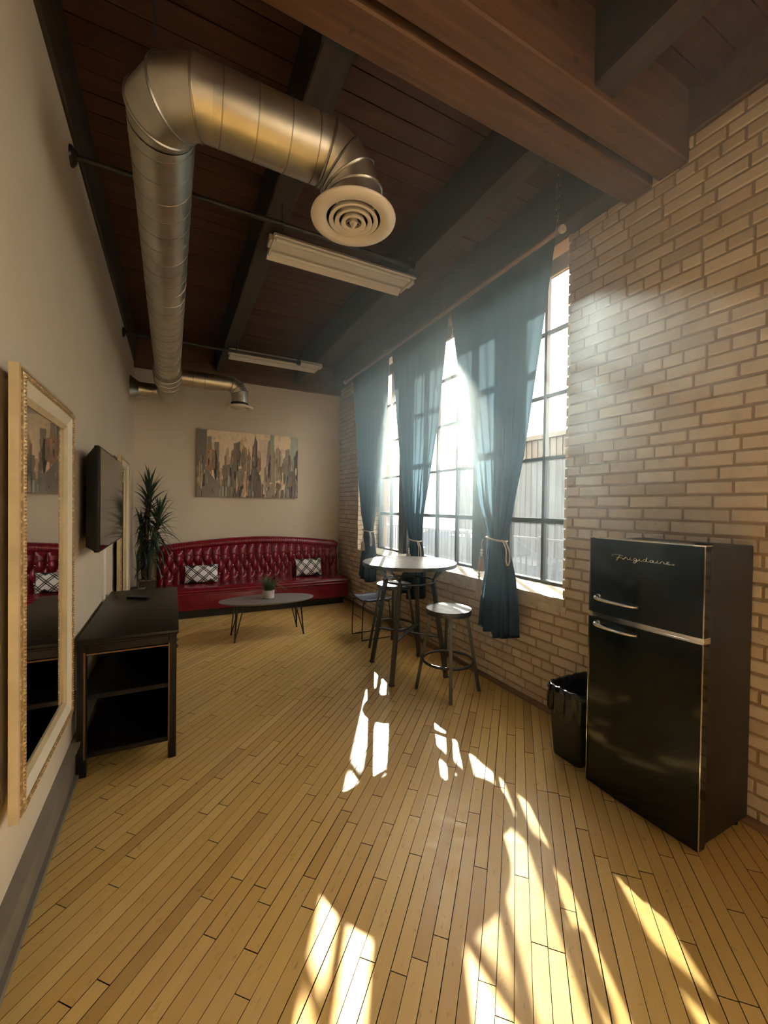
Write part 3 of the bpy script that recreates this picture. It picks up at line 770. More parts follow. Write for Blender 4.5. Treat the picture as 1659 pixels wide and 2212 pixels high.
curtain('slate blue curtain tied back next to the banquette corner', [(3.43, 4.52), (2.65, 4.571), (2.08, 4.656), (1.55, 4.80), (1.20, 4.985)], [(3.43, 5.69), (2.49, 5.514), (1.82, 5.425), (1.42, 5.315), (1.20, 5.215)], (4.95, 5.41), 1.20, .50, 8, 3, False)
def blind(y0, y1, label):
    r = thing('roller_blind', label, 'blind', (2.60, (y0+y1)/2, 3.30), 'rolled up window blinds')
    obj('roller', MB().tube([(2.60, y0, 3.42), (2.60, y1, 3.42)], .026, 14), MT['whitep'], r, smooth=50)
    obj('blind_fabric', MB().box((2.572, y0+.02, 3.315), (2.5745, y1-.02, 3.43)), MT['whitep'], r)
    obj('hem_bar', MB().rbox((2.566, y0+.02, 3.305), (2.58, y1-.02, 3.328), .004, 1), MT['whitep'], r)
    for y in (y0-.004, y1+.004): obj('bracket', MB().box((2.572, y-.004, 3.39), (2.64, y+.004, HZ)), MT['whitep'], r)
blind(2.08, 3.30, 'white roller blind rolled up over the fridge-side window')
blind(3.50, 4.93, 'white roller blind rolled up over the window behind the bar table')
blind(5.12, 5.79, 'white roller blind rolled up over the window near the banquette')

# ------------------------------------------------------------------ mirrors
def mirror(y0, y1, z0, z1, label):
    r = thing('wall_mirror', label, 'mirror', (XL+.03, (y0+y1)/2, z0), 'gilt framed wall mirrors')
    def band(i0, i1, x0, x1, xi=None):
        """picture-frame band between insets i0 and i1, from depth x0 to x1"""
        xi = x1 if xi is None else xi
        m_ = MB()
        def rect(i, x): return [(x, y0+i, z0+i), (x, y1-i, z0+i), (x, y1-i, z1-i), (x, y0+i, z1-i)]
        vs = rect(i0, XL+x0)+rect(i0, XL+x1)+rect(i1, XL+xi)+rect(i1, XL+x0)
        fs = []
        for L in range(3):
            for k in range(4): fs.append((L*4+k, L*4+(k+1) % 4, (L+1)*4+(k+1) % 4, (L+1)*4+k))
        for k in range(4): fs.append((12+k, 12+(k+1) % 4, (k+1) % 4, k))
        return m_.add(vs, fs)
    for nm_, b_, mt in (('outer_frame', band(0, .020, .034, .060, .062), 'gold'), ('white_band', band(.038, .085, .036, .066, .050), 'cream'), ('inner_bead', band(.085, .105, .036, .056, .046), 'gold')):
        o = obj(nm_, b_, MT[mt], r); recalc(o)
    # carved relief, with a scalloped ridge of small leaves
    o = obj('carved_band', band(.012, .040, .036, .064, .070), MT['gilt'], r); recalc(o)
    sc_ = MB(); st = .0115
    def knob(y, z): sc_.add([(XL+.066, y-.0065, z-.0065), (XL+.066, y+.0065, z-.0065), (XL+.066, y+.0065, z+.0065), (XL+.066, y-.0065, z+.0065), (XL+.0745, y, z)], [(0, 1, 4), (1, 2, 4), (2, 3, 4), (3, 0, 4), (3, 2, 1, 0)])
    y = y0+.02
    while y < y1-.015: knob(y, z0+.028); knob(y, z1-.028); y += st
    z = z0+.04
    while z < z1-.03: knob(y0+.028, z); knob(y1-.028, z); z += st
    o2 = obj('carved_leaves', sc_, MT['gilt'], o, kind='stuff'); recalc(o2)
    obj('hanging_cleat', MB().box((XL, y0+.15, z1-.30), (XL+.036, y1-.15, z1-.24)), MT['espresso'], r)
    obj('hanging_cleat', MB().box((XL, y0+.15, z0+.12), (XL+.036, y1-.15, z0+.16)), MT['espresso'], r)
    obj('mirror_glass', MB().box((XL+.03, y0+.10, z0+.10), (XL+.042, y1-.10, z1-.10)), MT['mirror'], r)
mirror(1.682, 2.462, .50, 1.968, 'tall gilt framed mirror hung beside the end of the console')
mirror(4.47, 5.25, .515, 1.98, 'tall gilt framed mirror hung behind the television near the plant')

# ------------------------------------------------------------------ television and raceway
tv = thing('television', 'flat black television mounted on the plaster wall above the console', 'television', (-.41, 3.42, 1.24))
o = obj('screen', MB().box((-.3765, 2.852, 1.256), (-.3745, 3.988, 1.846)), MT['screen'], tv)
obj('bezel', MB().rbox((-.405, 2.84, 1.243), (-.377, 4.0, 1.858), .006, 2), MT['plastic'], tv, smooth=40)
m_ = MB(); P = [(-.404, 2.85, 1.25), (-.404, 3.99, 1.25), (-.404, 3.99, 1.85), (-.404, 2.85, 1.85)]; Q = [(-.455, 2.93, 1.27), (-.455, 3.91, 1.27), (-.455, 3.91, 1.80), (-.455, 2.93, 1.80)]
o = obj('back_shell', m_.add(P+Q, [(0, 1, 2, 3), (7, 6, 5, 4)]+[(i, 4+i, 4+(i+1) % 4, (i+1) % 4) for i in range(4)]), MT['plastic'], tv); recalc(o)
obj('wall_mount', MB().box((XL, 3.25, 1.40), (-.45, 3.60, 1.70)).box((XL, 3.15, 1.42), (-.47, 3.70, 1.46)), MT['black'], tv)
obj('cable_raceway', MB().rbox((XL, 3.86, .70), (XL+.022, 3.90, 1.26), .004, 1), MT['whitep'], label='white cable channel on the wall between television and console', cat='raceway')

# ------------------------------------------------------------------ console
cy0, cy1, cx0, cx1, cz = 2.76, 4.16, XL+.026, .022, .775
cs = thing('console_table', 'espresso black console with open end, long top and two shelves', 'console', ((cx0+cx1)/2, (cy0+cy1)/2, 0))
obj('top', MB().rbox((cx0, cy0-.012, cz-.022), (cx1+.012, cy1+.012, cz), .005, 2), MT['espresso'], cs, smooth=40)
obj('top_moulding', MB().rbox((cx0+.006, cy0-.004, cz-.036), (cx1+.004, cy1+.004, cz-.022), .004, 1), MT['espresso'], cs)
for x in (cx0+.022, cx1-.022):
    for y in (cy0+.022, (cy0+cy1)/2, cy1-.022):
        l = obj('leg', MB().rbox((x-.022, y-.022, 0), (x+.022, y+.022, cz-.03), .004, 1), MT['espresso'], cs)
for x in (cx0+.022, cx1-.022): obj('edge_bead', MB().box((x-.006+(.016 if x < -.2 else -.016), cy0-.003, .10), (x+.002+(.016 if x < -.2 else -.016), cy0+.003, cz-.075)), MT['rub'], cs)
obj('end_rail', MB().rbox((cx0+.04, cy0+.008, cz-.085), (cx1-.04, cy0+.032, cz-.034), .004, 1), MT['espresso'], cs)
obj('edge_bead', MB().box((cx0+.044, cy0+.002, cz-.094), (cx1-.044, cy0+.008, cz-.086)), MT['rub'], cs)
for z in (.44, .115): obj('shelf', MB().rbox((cx0+.01, cy0+.012, z-.014), (cx1-.012, cy1-.012, z+.014), .003, 1), MT['espresso'], cs)
obj('end_panel', MB().box((cx0+.02, cy1-.03, .10), (cx1-.02, cy1-.015, cz-.03)), MT['espresso'], cs)
for k in range(2):
    a = cy0+.05+k*((cy1-cy0)/2-.02); b2 = a+(cy1-cy0)/2-.08
    d = obj('door', MB().rbox((cx1-.034, a, .135), (cx1-.014, b2, cz-.045), .003, 1), MT['espresso'], cs)
    obj('handle', MB().lathe([(.006, 0), (.006, .012), (.013, .018), (.012, .026), (.004, .03)], (cx1-.014, b2-.05 if k == 0 else a+.05, .48), 14, 'x'), MT['gun'], d, smooth=50)
rm = thing('remote_control', 'slim black remote control lying on the console top', 'remote', (-.245, 3.77, cz))
obj('body', MB().rbox((-.33, 3.75, cz+.0005), (-.16, 3.795, cz+.018), .005, 2).rot(-.55, (-.245, 3.77, 0)), MT['plastic'], rm, smooth=40)
bt = MB()
for i in range(7):
    for j in range(3): bt.lathe([(.004, 0), (.003, .002)], (-.315+i*.02, 3.76+j*.0125, cz+.018), 8)
obj('keypad', bt.rot(-.55, (-.245, 3.77, 0)), MT['gun'], rm, kind='stuff')

# ------------------------------------------------------------------ banquette sofa
SX0, SX1 = -.20, 2.46
sf = thing('banquette_sofa', 'oxblood leather banquette with arched diamond tufted back', 'sofa', ((SX0+SX1)/2, 6.3, 0))
def arch(x):
    t = (x-1.16)/1.34
    return 1.00-.105*min(1.2, abs(t))**1.7
DX, DZ, ZR1 = .1225, .1125, .742
def tuft(x, z):
    zz = (z-ZR1)/DZ; xx = x/DX
    def diam():
        a = xx+zz/2; b = xx-zz/2
        return (abs(math.sin(PI*a))*abs(math.sin(PI*b)))**.42
    if zz > 0:
        k = min(1, zz/.9); v = abs(math.sin(PI*xx))**.45
        return lerp(diam() if zz < .5 else v, v, k)*(1)
    if zz < -2:
        k = min(1, (-2-zz)/.6); v = abs(math.sin(PI*xx))**.45
        return lerp(diam(), v, k)
    return diam()
def backf(u, v):
    x = lerp(SX0+.012, SX1-.012, u); zt = arch(x)-.04; z = lerp(.36, zt, v)
    e = min(1, min(x-SX0, SX1-x)/.10); lean = (z-.38)*.10
    return (x, 6.44+lean-.052*tuft(x, z)*math.sqrt(max(0, e))*min(1, (1-v)*8+.15)+(.03*(1-e)**2), z)
bk = obj('backrest', MB().grid(backf, 380, 72), MT['leather'], sf, smooth=180)
core = MB(); N = 40
poly = [(SX0, .04)]+[(SX1, .04)]+[(lerp(SX1, SX0, i/N), arch(lerp(SX1, SX0, i/N))-.02) for i in range(N+1)]
core.prism(poly, lambda a, b: (a, 6.50+.05*(b > .5), b), lambda a, b: (a, 6.638, b)); o = obj('back_board', core, MT['leather'], sf); recalc(o)
pts = [(lerp(SX0+.0, SX1-.0, i/260), 6.515, arch(lerp(SX0, SX1, i/260))-.015) for i in range(261)]
rad = [.062*(.55+.45*min(1, min(i, 260-i)/6))*(1+.035*math.sin(i*1.9)+.02*math.sin(i*3.3+1)) for i in range(261)]
o = obj('top_roll', MB().tube(pts, rad, 16), MT['leather'], sf, smooth=180)
NB = 0
BT = MB().lathe([(.011, .004), (.011, 0), (.008, -.006), (.003, -.009)], (0, 0, 0), 10, 'y'); BTM = mesh('tuft_button', BT, 50); BTM.materials.append(MT['chrome'])
for row in range(3):
    z = ZR1-row*DZ; x0 = DX*(math.ceil((SX0+.06)/DX)+(.5 if row % 2 else 0))
    while x0 < SX1-.05:
        lean = (z-.38)*.10
        inst('tuft_button', BTM, bk, Matrix.Translation((x0, 6.44+lean-.010, z))); x0 += DX
def seatf(u, v):
    x = lerp(SX0, SX1, u); prof = [(6.46, .405), (6.25, .415), (6.06, .412), (5.985, .398), (5.965, .375), (5.968, .352), (5.975, .340)]
    t = v*(len(prof)-1); i = min(int(t), len(prof)-2); f = t-i
    y = lerp(prof[i][0], prof[i+1][0], f); z = lerp(prof[i][1], prof[i+1][1], f)
    return (x, y, z+.004*math.sin(x*9)*(1-v))
o = obj('seat_cushion', MB().grid(seatf, 60, 24), MT['leather'], sf, smooth=180)
obj('seat_welt', MB().tube([(SX0, 5.972, .335), (SX1, 5.972, .335)], .010, 8).tube([(SX0, 5.972, .402), (SX1, 5.972, .402)], .005, 8), MT['leather'], sf, smooth=60)
obj('seat_base', MB().rbox((SX0, 5.985, .11), (SX1, 6.5, .345), .012, 2), MT['leather'], sf, smooth=40)
obj('seat_filling', MB().box((SX0+.004, 6.0, .34), (SX1-.004, 6.47, .396)), MT['leather'], sf)
obj('plinth', MB().box((SX0+.04, 6.06, 0), (SX1-.06, 6.6, .115)), MT['kick'], sf)
def pillow(c, w_, h_, yawr, label):
    nu, nv = 26, 18; v = []; f = []; uvs = []
    for s in (-1, 1):
        for j in range(nv+1):
            for i in range(nu+1):
                a, b = i/nu*2-1, j/nv*2-1
                th = .058*((1-abs(a)**2.6)*(1-abs(b)**2.6))**.5
                pin = 1-.055*(1-abs(b)**2)*abs(a)**3; pin2 = 1-.075*(1-abs(a)**2)*abs(b)**3
                v.append((a*w_/2*pin, s*th, b*h_/2*pin2)); uvs.append((i/nu, j/nv))
        o_ = 0 if s < 0 else (nu+1)*(nv+1)
        for j in range(nv):
            for i in range(nu):
                q = (o_+j*(nu+1)+i, o_+j*(nu+1)+i+1, o_+(j+1)*(nu+1)+i+1, o_+(j+1)*(nu+1)+i)
                f.append(q if s < 0 else q[::-1])
    m_ = MB(); R = Matrix.Rotation(yawr, 3, 'Z') @ Matrix.Rotation(math.radians(-17), 3, 'X')
    m_.add([R @ Vector(p)+Vector(c) for p in v], f)
    o = obj('throw_pillow', m_, MT['pillow'], None, 180, label, 'pillow', 'lattice print pillows')
    uvl = o.data.uv_layers.new(name='UVMap')
    for lp in o.data.loops: uvl.data[lp.index].uv = uvs[lp.vertex_index]
    return o
pillow((.36, 6.33, .545), .455, .262, -.03, 'white and black lattice pillow on the banquette near the plant')
pillow((1.915, 6.34, .555), .440, .285, .02, 'white and black lattice pillow on the banquette near the brick wall')

# ------------------------------------------------------------------ painting
pt = thing('wall_painting', 'unframed canvas painting of an abstract skyline on the far wall', 'painting', (1.05, YF-.03, 1.64))
PX0, PX1, PZ0, PZ1 = .298, 1.80, 1.643, 2.635
obj('canvas', MB().box((PX0, YF-.038, PZ0), (PX1, YF-.002, PZ1)), MT['canvas'], pt)
def cv(px, py):
    u = (px-50)/1540; tp = 78+130*u; bt_ = 1108+38*u; vv = (py-tp)/(bt_-tp)
    return (PX0+min(1, max(0, u))*(PX1-PX0), PZ1-min(1, max(0, vv))*(PZ1-PZ0))
def lin(*c):
    l = [((x/255+.055)/1.055)**2.4*1.75 for x in c]; g_ = sum(l)/3
    return [lerp(v, g_*k, .32) for v, k in zip(l, (1.0, 1.0, 1.02))]
SHAPES = [  # colour, outline in picture-of-the-canvas units
 ((206,178,132), [(40,60),(1600,60),(1600,1180),(40,1180)]), ((196,168,126), [(190,300),(420,330),(430,640),(190,700)]),
 ((190,165,130), [(950,240),(1140,250),(1100,700),(1000,1000)]), ((98,92,76), [(40,60),(190,80),(192,520),(150,760),(60,800),(40,820)]),
 ((128,112,82), [(195,200),(230,188),(258,205),(262,420),(195,430)]), ((122,108,80), [(298,280),(365,280),(362,600),(298,560)]),
 ((150,102,58), [(178,380),(230,360),(285,400),(320,392),(330,700),(180,720)]), ((64,34,20), [(212,430),(225,430),(224,600),(212,660)]),
 ((178,128,68), [(236,400),(262,400),(250,600),(236,610)]), ((34,26,24), [(305,420),(325,395),(335,700),(322,900),(300,820),(290,690)]),
 ((140,96,58), [(340,600),(372,580),(378,800),(340,860)]), ((172,140,96), [(412,640),(440,630),(440,500),(468,380),(484,370),(485,270),(489,370),(506,400),(508,500),(530,560),(530,760),(412,800)]),
 ((140,100,60), [(440,500),(470,470),(472,620),(440,640)]), ((116,96,70), [(530,570),(545,410),(574,385),(576,300),(650,280),(655,560),(620,820),(530,800)]),
 ((104,84,60), [(610,300),(672,262),(672,600),(612,640)]), ((200,150,78), [(672,250),(695,234),(718,262),(720,560),(672,620)]),
 ((146,108,64), [(720,300),(735,352),(765,365),(780,480),(780,740),(700,700)]), ((132,92,58), [(780,490),(797,460),(801,322),(806,420),(822,440),(838,580),(830,860),(780,860)]),
 ((88,66,56), [(850,600),(858,350),(888,270),(897,172),(912,230),(932,270),(936,640),(900,760),(850,740)]), ((60,44,42), [(915,250),(932,280),(938,640),(915,700)]),
 ((116,92,78), [(872,350),(898,330),(896,640),(872,660)]), ((168,130,84), [(942,400),(992,430),(994,600),(945,640)]), ((134,82,46), [(955,540),(985,510),(990,700),(960,760)]),
 ((128,108,84), [(1075,640),(1090,380),(1110,260),(1140,250),(1150,900),(1060,920)]), ((130,134,110), [(1132,168),(1198,172),(1200,520),(1140,700)]),
 ((140,130,100), [(1145,420),(1200,390),(1215,480),(1215,900),(1145,900)]), ((44,38,36), [(1126,500),(1140,470),(1142,880),(1126,800)]),
 ((150,128,96), [(1222,480),(1228,380),(1254,360),(1259,295),(1264,360),(1304,430),(1300,860),(1222,880)]), ((120,98,76), [(1280,400),(1305,430),(1300,720),(1282,720)]),
 ((168,160,140), [(1310,420),(1340,500),(1335,900),(1305,900)]), ((126,116,94), [(1345,540),(1380,510),(1380,400),(1450,385),(1450,900),(1350,900)]),
 ((142,152,128), [(1480,190),(1600,200),(1600,420),(1560,520),(1520,700),(1440,900),(1400,900),(1450,600),(1462,380)]), ((112,120,108), [(1400,620),(1480,560),(1470,1140),(1370,1140)]),
 ((52,48,50), [(1560,420),(1600,400),(1600,1140),(1560,1140),(1575,900),(1520,700),(1525,550)]), ((104,92,82), [(1460,740),(1560,700),(1560,1150),(1450,1150)]),
 ((112,98,84), [(40,820),(160,740),(180,680),(320,860),(330,1000),(300,1130),(40,1130)]), ((162,132,92), [(80,580),(130,560),(128,900),(80,960)]),
 ((46,38,34), [(140,780),(166,760),(166,940),(100,970),(96,910),(140,900)]), ((120,110,90), [(330,860),(400,820),(420,900),(430,1130),(290,1130)]),
 ((112,100,80), [(412,640),(520,620),(540,760),(620,820),(640,1130),(420,1130)]), ((130,112,88), [(620,700),(740,680),(740,960),(640,980)]),
 ((100,88,74), [(600,980),(740,920),(720,1130),(580,1130)]), ((178,136,92), [(740,760),(800,720),(800,960),(720,1130),(690,1130)]),
 ((96,76,68), [(810,700),(940,680),(960,760),(1000,900),(1010,1140),(760,1140),(800,980)]), ((40,34,40), [(820,700),(838,690),(840,860),(800,880)]), ((36,32,40), [(935,740),(958,760),(962,860),(940,880)]),
 ((208,180,138), [(1000,860),(1030,800),(1050,980),(1030,1140),(1012,1140)]), ((140,112,82), [(1040,680),(1080,640),(1130,880),(1140,960),(1060,1000)]),
 ((138,122,98), [(1090,960),(1220,880),(1220,1140),(1080,1140)]), ((186,156,118), [(1230,920),(1340,940),(1330,1040),(1300,1140),(1230,1140)]),
 ((110,76,64), [(1240,900),(1290,920),(1320,980),(1280,1030),(1240,980)]), ((100,78,70), [(1310,1020),(1360,1010),(1360,1140),(1300,1140)]), ((38,34,36), [(580,1000),(600,980),(606,1080),(590,1090)]), ((40,36,38), [(675,970),(716,950),(712,1000),(680,1010)]),
 ((44,40,42), [(1105,980),(1128,960),(1124,1030),(1108,1040)]), ((92,74,66), [(1170,1100),(1230,1060),(1230,1140),(1170,1140)]),
]
rp = random.Random(77)
ENV = [(50,430),(190,380),(300,400),(370,640),(410,640),(470,480),(530,580),(560,420),(720,300),(780,500),(850,500),(897,300),(940,420),(1000,900),(1040,820),(1090,440),(1200,420),(1240,440),(1310,560),(1345,560),(1450,420),(1590,420)]
def env(x):
    for (a, p), (b, q) in zip(ENV, ENV[1:]):
        if a <= x <= b: return lerp(p, q, (x-a)/(b-a))
    return 430
BASES = SHAPES[3:]
for k in range(210):                        # dragged strokes over the blocks of colour
    x = rp.uniform(55, 1585); t0 = env(x)+rp.uniform(20, 60); y0_ = rp.uniform(t0, 1120) if rp.random() < .8 else rp.uniform(t0, t0+60)
    h_, w_ = rp.uniform(40, 260), rp.uniform(5, 26); y1_ = min(1140, y0_+h_)
    c_ = rp.choice(BASES)[0] if rp.random() < .55 else rp.choice(((112,102,86),(96,84,74),(130,116,92),(84,74,68),(150,132,104),(104,106,94)))
    SHAPES.append((c_, [(x-w_/2, y0_+rp.uniform(-8, 8)), (x+w_/2, y0_+rp.uniform(-14, 14)), (x+w_*.6, (y0_+y1_)/2), (x+w_*.35, y1_+rp.uniform(-20, 10)), (x-w_*.3, y1_), (x-w_*.6, (y0_+y1_)/2)]))
m_ = MB(); cols = []
def ragged(poly):
    out = []
    for i, a in enumerate(poly):
        b = poly[(i+1) % len(poly)]; L = math.hypot(b[0]-a[0], b[1]-a[1]); n_ = max(1, min(8, int(L/40)))
        for k in range(n_):
            t = k/n_; out.append((lerp(a[0], b[0], t)+(rp.uniform(-5, 5) if k else 0), lerp(a[1], b[1], t)+(rp.uniform(-5, 5) if k else 0)))
    return out
SHAPES = [SHAPES[0]]+[(c_, ragged(p_)) for c_, p_ in SHAPES[1:]]
for i, (c_, poly) in enumerate(SHAPES):
    yy = YF-.0385-.00003*i; pl = [cv(*q) for q in poly]
    m_.add([(a, yy, b) for a, b in pl], [tuple(range(len(pl)))]); cols += [lin(*c_)]*len(pl)
o = obj('painted_skyline', m_, MT['paint'], pt)
ca = o.data.color_attributes.new('paint', 'FLOAT_COLOR', 'POINT')
for i, c_ in enumerate(cols): ca.data[i].color = (*c_, 1)

# ------------------------------------------------------------------ coffee table and grass pot
ct = thing('coffee_table', 'low oval coffee table with pale stone top and black hairpin legs', 'coffee table', (1.0, 4.92, 0))
cc, ca_, cb_, ctz, crot = (1.0, 4.93), .545, .262, .425, -.06
def ov(t, k=1): return (cc[0]+ca_*k*math.cos(t)*math.cos(crot)-cb_*k*math.sin(t)*math.sin(crot), cc[1]+ca_*k*math.cos(t)*math.sin(crot)+cb_*k*math.sin(t)*math.cos(crot))
N = 72; m_ = MB()
for k, z in ((.955, ctz-.022), (.985, ctz-.016), (1, ctz-.006), (.995, ctz)):
    for i in range(N): m_.v.append((*ov(2*PI*i/N, k), z))
for L in range(3):
    for i in range(N): m_.f.append((L*N+i, L*N+(i+1) % N, (L+1)*N+(i+1) % N, (L+1)*N+i))
m_.f += [tuple(reversed(range(N))), tuple(3*N+i for i in range(N))]
obj('tabletop', m_, MT['tabletop'], ct, smooth=40)
for sx, sy in ((-1, -1), (1, -1), (1, 1), (-1, 1)):
    fx, fy = cc[0]+sx*.335, cc[1]+sy*.12; lg = MB(); foot = (fx+sx*.055, fy+sy*.035, .004)
    for dx, dy in ((-.05*sx, 0), (.02*sx, .03*sy), (.03*sx, -.045*sy)):
        lg.tube([(fx+dx, fy+dy, ctz-.02), foot], .0065, 8)
    obj('leg', lg.tube([(foot[0], foot[1], .0), (foot[0], foot[1], .012)], .011, 8), MT['black'], ct, smooth=50)
obj('under_frame', MB().rbox((cc[0]-.36, cc[1]-.14, ctz-.034), (cc[0]+.36, cc[1]+.14, ctz-.022), .003, 1), MT['black'], ct)
gp = thing('grass_pot', 'small grey pot of tufted grass on the coffee table', 'potted plant', (1.01, 4.95, ctz))
obj('pot', MB().lathe([(.058, 0), (.066, .006), (.070, .095), (.066, .098), (.060, .095), (.058, .085)], (1.01, 4.95, ctz+.001), 28), MT['concrete'], gp, smooth=40)
rg = random.Random(4); m_ = MB()
for i in range(260):
    a = rg.uniform(0, 2*PI); L = rg.uniform(.09, .20); r0 = rg.uniform(0, .045); out = rg.uniform(.02, .15) if rg.random() < .8 else rg.uniform(.15, .26)
    p0 = Vector((1.01+r0*math.cos(a), 4.95+r0*math.sin(a), ctz+.088)); d = Vector((math.cos(a), math.sin(a), 0)); t_ = Vector((-d.y, d.x, 0))*.0022
    p1 = p0+d*out*.4+Vector((0, 0, L*.7)); p2 = p0+d*out+Vector((0, 0, L-max(0, out-.1)*1.1))
    m_.add([p0-t_, p0+t_, p1+t_, p1-t_, p2], [(0, 1, 2, 3), (3, 2, 4)])
obj('grass_blades', m_, MT['grass'], gp, kind='stuff')

# ------------------------------------------------------------------ yucca plants
def leafmesh(L, w_, droop, name):
    m_ = MB(); n = 7
    for i in range(n+1):
        t = i/n; ww = w_*(1-t**2.2)*(.55+.45*min(1, t*4)); x = L*t*(1-.10*droop*t); z = -droop*L*.55*t**2.3+.10*L*math.sin(t*2)
        m_.v += [(x, -ww/2, z+ww*.18), (x, 0, z), (x, ww/2, z+ww*.18)]
    for i in range(n):
        for k in range(2): m_.f.append((i*3+k, (i+1)*3+k, (i+1)*3+k+1, i*3+k+1))
    me = mesh(name, m_, 180); me.materials.append(MT['leaf']); return me
LEAVES = [leafmesh(.36, .034, d, 'leaf') for d in (.1, .35, .7, 1.0, 1.3)]
def rosette(parent, c, n, size, lo, hi, seed, lean=(0, 0), xmin=None, drop=.2):
    rr = random.Random(seed)
    for i in range(n):
        a = i*2.399+rr.uniform(-.2, .2); t = i/n; el = lerp(hi, lo, t)+rr.uniform(-.12, .12)
        me = LEAVES[min(4, max(0, int((1.25-el)*2.6+rr.uniform(-.4, .6))))]
        s = size*rr.uniform(.8, 1.1)
        if math.sin(a) > .05: s = min(s, (YF-.02-c[1])/(.37*math.sin(a)*max(.3, math.cos(el))))
        if xmin is not None and math.cos(a) < -.05: s = min(s, max(.15, (c[0]-xmin)/(.36*abs(math.cos(a))*max(.3, math.cos(el)))))
        Mx = Matrix.Translation((c[0]+lean[0]*t, c[1]+lean[1]*t, c[2]-t*drop*size)) @ Matrix.Rotation(a, 4, 'Z') @ Matrix.Rotation(-el, 4, 'Y') @ Matrix.Scale(s, 4)
        inst('leaf', me, parent, Mx)
yc_ = thing('potted_yucca', 'tall dark green yucca in a wood chip planter in the corner', 'potted plant', (-.31, 6.30, 0))
obj('planter', MB().prism([(-.105, -.105), (.105, -.105), (.105, .105), (-.105, .105)], lambda a, b: (-.31+a*.9, 6.30+b*.9, 0), lambda a, b: (-.31+a, 6.30+b, .50)), MT['planter'], yc_)
obj('planter_rim', MB().rbox((-.42, 6.19, .485), (-.20, 6.41, .505), .004, 1), MT['planter'], yc_)
m_ = MB(); rg = random.Random(8)
for i in range(90):
    x, y = -.31+rg.uniform(-.095, .095), 6.30+rg.uniform(-.095, .095); a = rg.uniform(0, PI); L = rg.uniform(.008, .022)
    m_.bar((x-L*math.cos(a), y-L*math.sin(a), .508), (x+L*math.cos(a), y+L*math.sin(a), .512+rg.uniform(0, .008)), .010, .005)
obj('wood_chips', m_, MT['chips'], yc_, kind='stuff')
stems = [([(-.32, 6.30, .48), (-.325, 6.30, .9), (-.31, 6.29, 1.30), (-.285, 6.28, 1.62)], .030), ([(-.28, 6.28, .48), (-.265, 6.26, .85), (-.225, 6.24, 1.12), (-.17, 6.22, 1.27)], .026), ([(-.35, 6.34, .48), (-.37, 6.34, .8), (-.38, 6.33, 1.12)], .022)]
for P, r_ in stems: obj('trunk', MB().tube(smoothpts(P), r_, 10), MT['trunk'], yc_, smooth=60)
rosette(yc_, (-.283, 6.28, 1.68), 78, 1.12, -.45, 1.35, 1, (-.03, .0), XL+.045, .46)
rosette(yc_, (-.165, 6.215, 1.33), 64, 1.08, -.65, 1.25, 2, (-.08, .03), XL+.045, .34)
rosette(yc_, (-.375, 6.33, 1.22), 50, .95, -.6, 1.2, 3, (0, 0), XL+.045, .36)
rosette(yc_, (-.26, 6.27, .98), 22, .85, -.6, .7, 4, (0, 0), XL+.045, .3)
y2 = thing('potted_dracaena', 'small leafy dark plant in a grey pot beside the yucca planter', 'potted plant', (-.395, 6.02, 0))
obj('pot', MB().lathe([(.06, 0), (.07, .01), (.085, .46), (.08, .47), (.072, .46)], (-.395, 6.02, 0), 24), MT['planter'], y2, smooth=40)
obj('stem', MB().tube([(-.395, 6.02, .45), (-.40, 6.02, .66)], .012, 8), MT['trunk'], y2)
rosette(y2, (-.40, 6.02, .70), 26, .75, -.2, 1.3, 6, (0, 0), XL+.045)

# ------------------------------------------------------------------ bar table, stools, low chair
TX, TY, TZ = 1.975, 3.32, 1.015
bt_ = thing('bar_table', 'round bar table with weathered wood top on dark steel legs', 'table', (TX, TY, 0))
RT = .44
for k in range(7):                          # planks of the round top
    wv = 2*RT/7; a0 = -RT+k*wv+.0012; a1 = -RT+(k+1)*wv-.0012; pl = []; R_ = RT-.012
    a0c, a1c = max(a0, -R_), min(a1, R_)
    ys = [lerp(a0c, a1c, i/8) for i in range(9)]
    pl = [(math.sqrt(max(0, R_*R_-q*q)), q) for q in ys]+[(-math.sqrt(max(0, R_*R_-q*q)), q) for q in ys[::-1]]
    ang = .5; ca2, sa2 = math.cos(ang), math.sin(ang)
    o = obj('top_plank', MB().prism(pl, lambda a, b: (TX+a*ca2-b*sa2, TY+a*sa2+b*ca2, TZ-.016), lambda a, b: (TX+a*ca2-b*sa2, TY+a*sa2+b*ca2, TZ)), MT['slatwood'], bt_); recalc(o)
o = obj('top_rim', MB().lathe([(RT-.013, -.03), (RT, -.03), (RT+.001, -.002), (RT-.003, .002), (RT-.013, .001), (RT-.013, -.03)], (TX, TY, TZ), 64, cap0=False, cap1=False), MT['gun'], bt_, smooth=40); recalc(o)
obj('top_plate', MB().lathe([(RT-.014, -.022), (RT-.014, -.017)], (TX, TY, TZ), 48), MT['black'], bt_)
ZS = .845
obj('leg_ring', MB().torus((TX-.01, TY-.02, ZS), .238, .010, 'z', 56, 8), MT['gun'], bt_, smooth=60)
feet = [(1.665, 3.065), (2.195, 3.015), (2.245, 3.56), (1.745, 3.62)]
knees = []
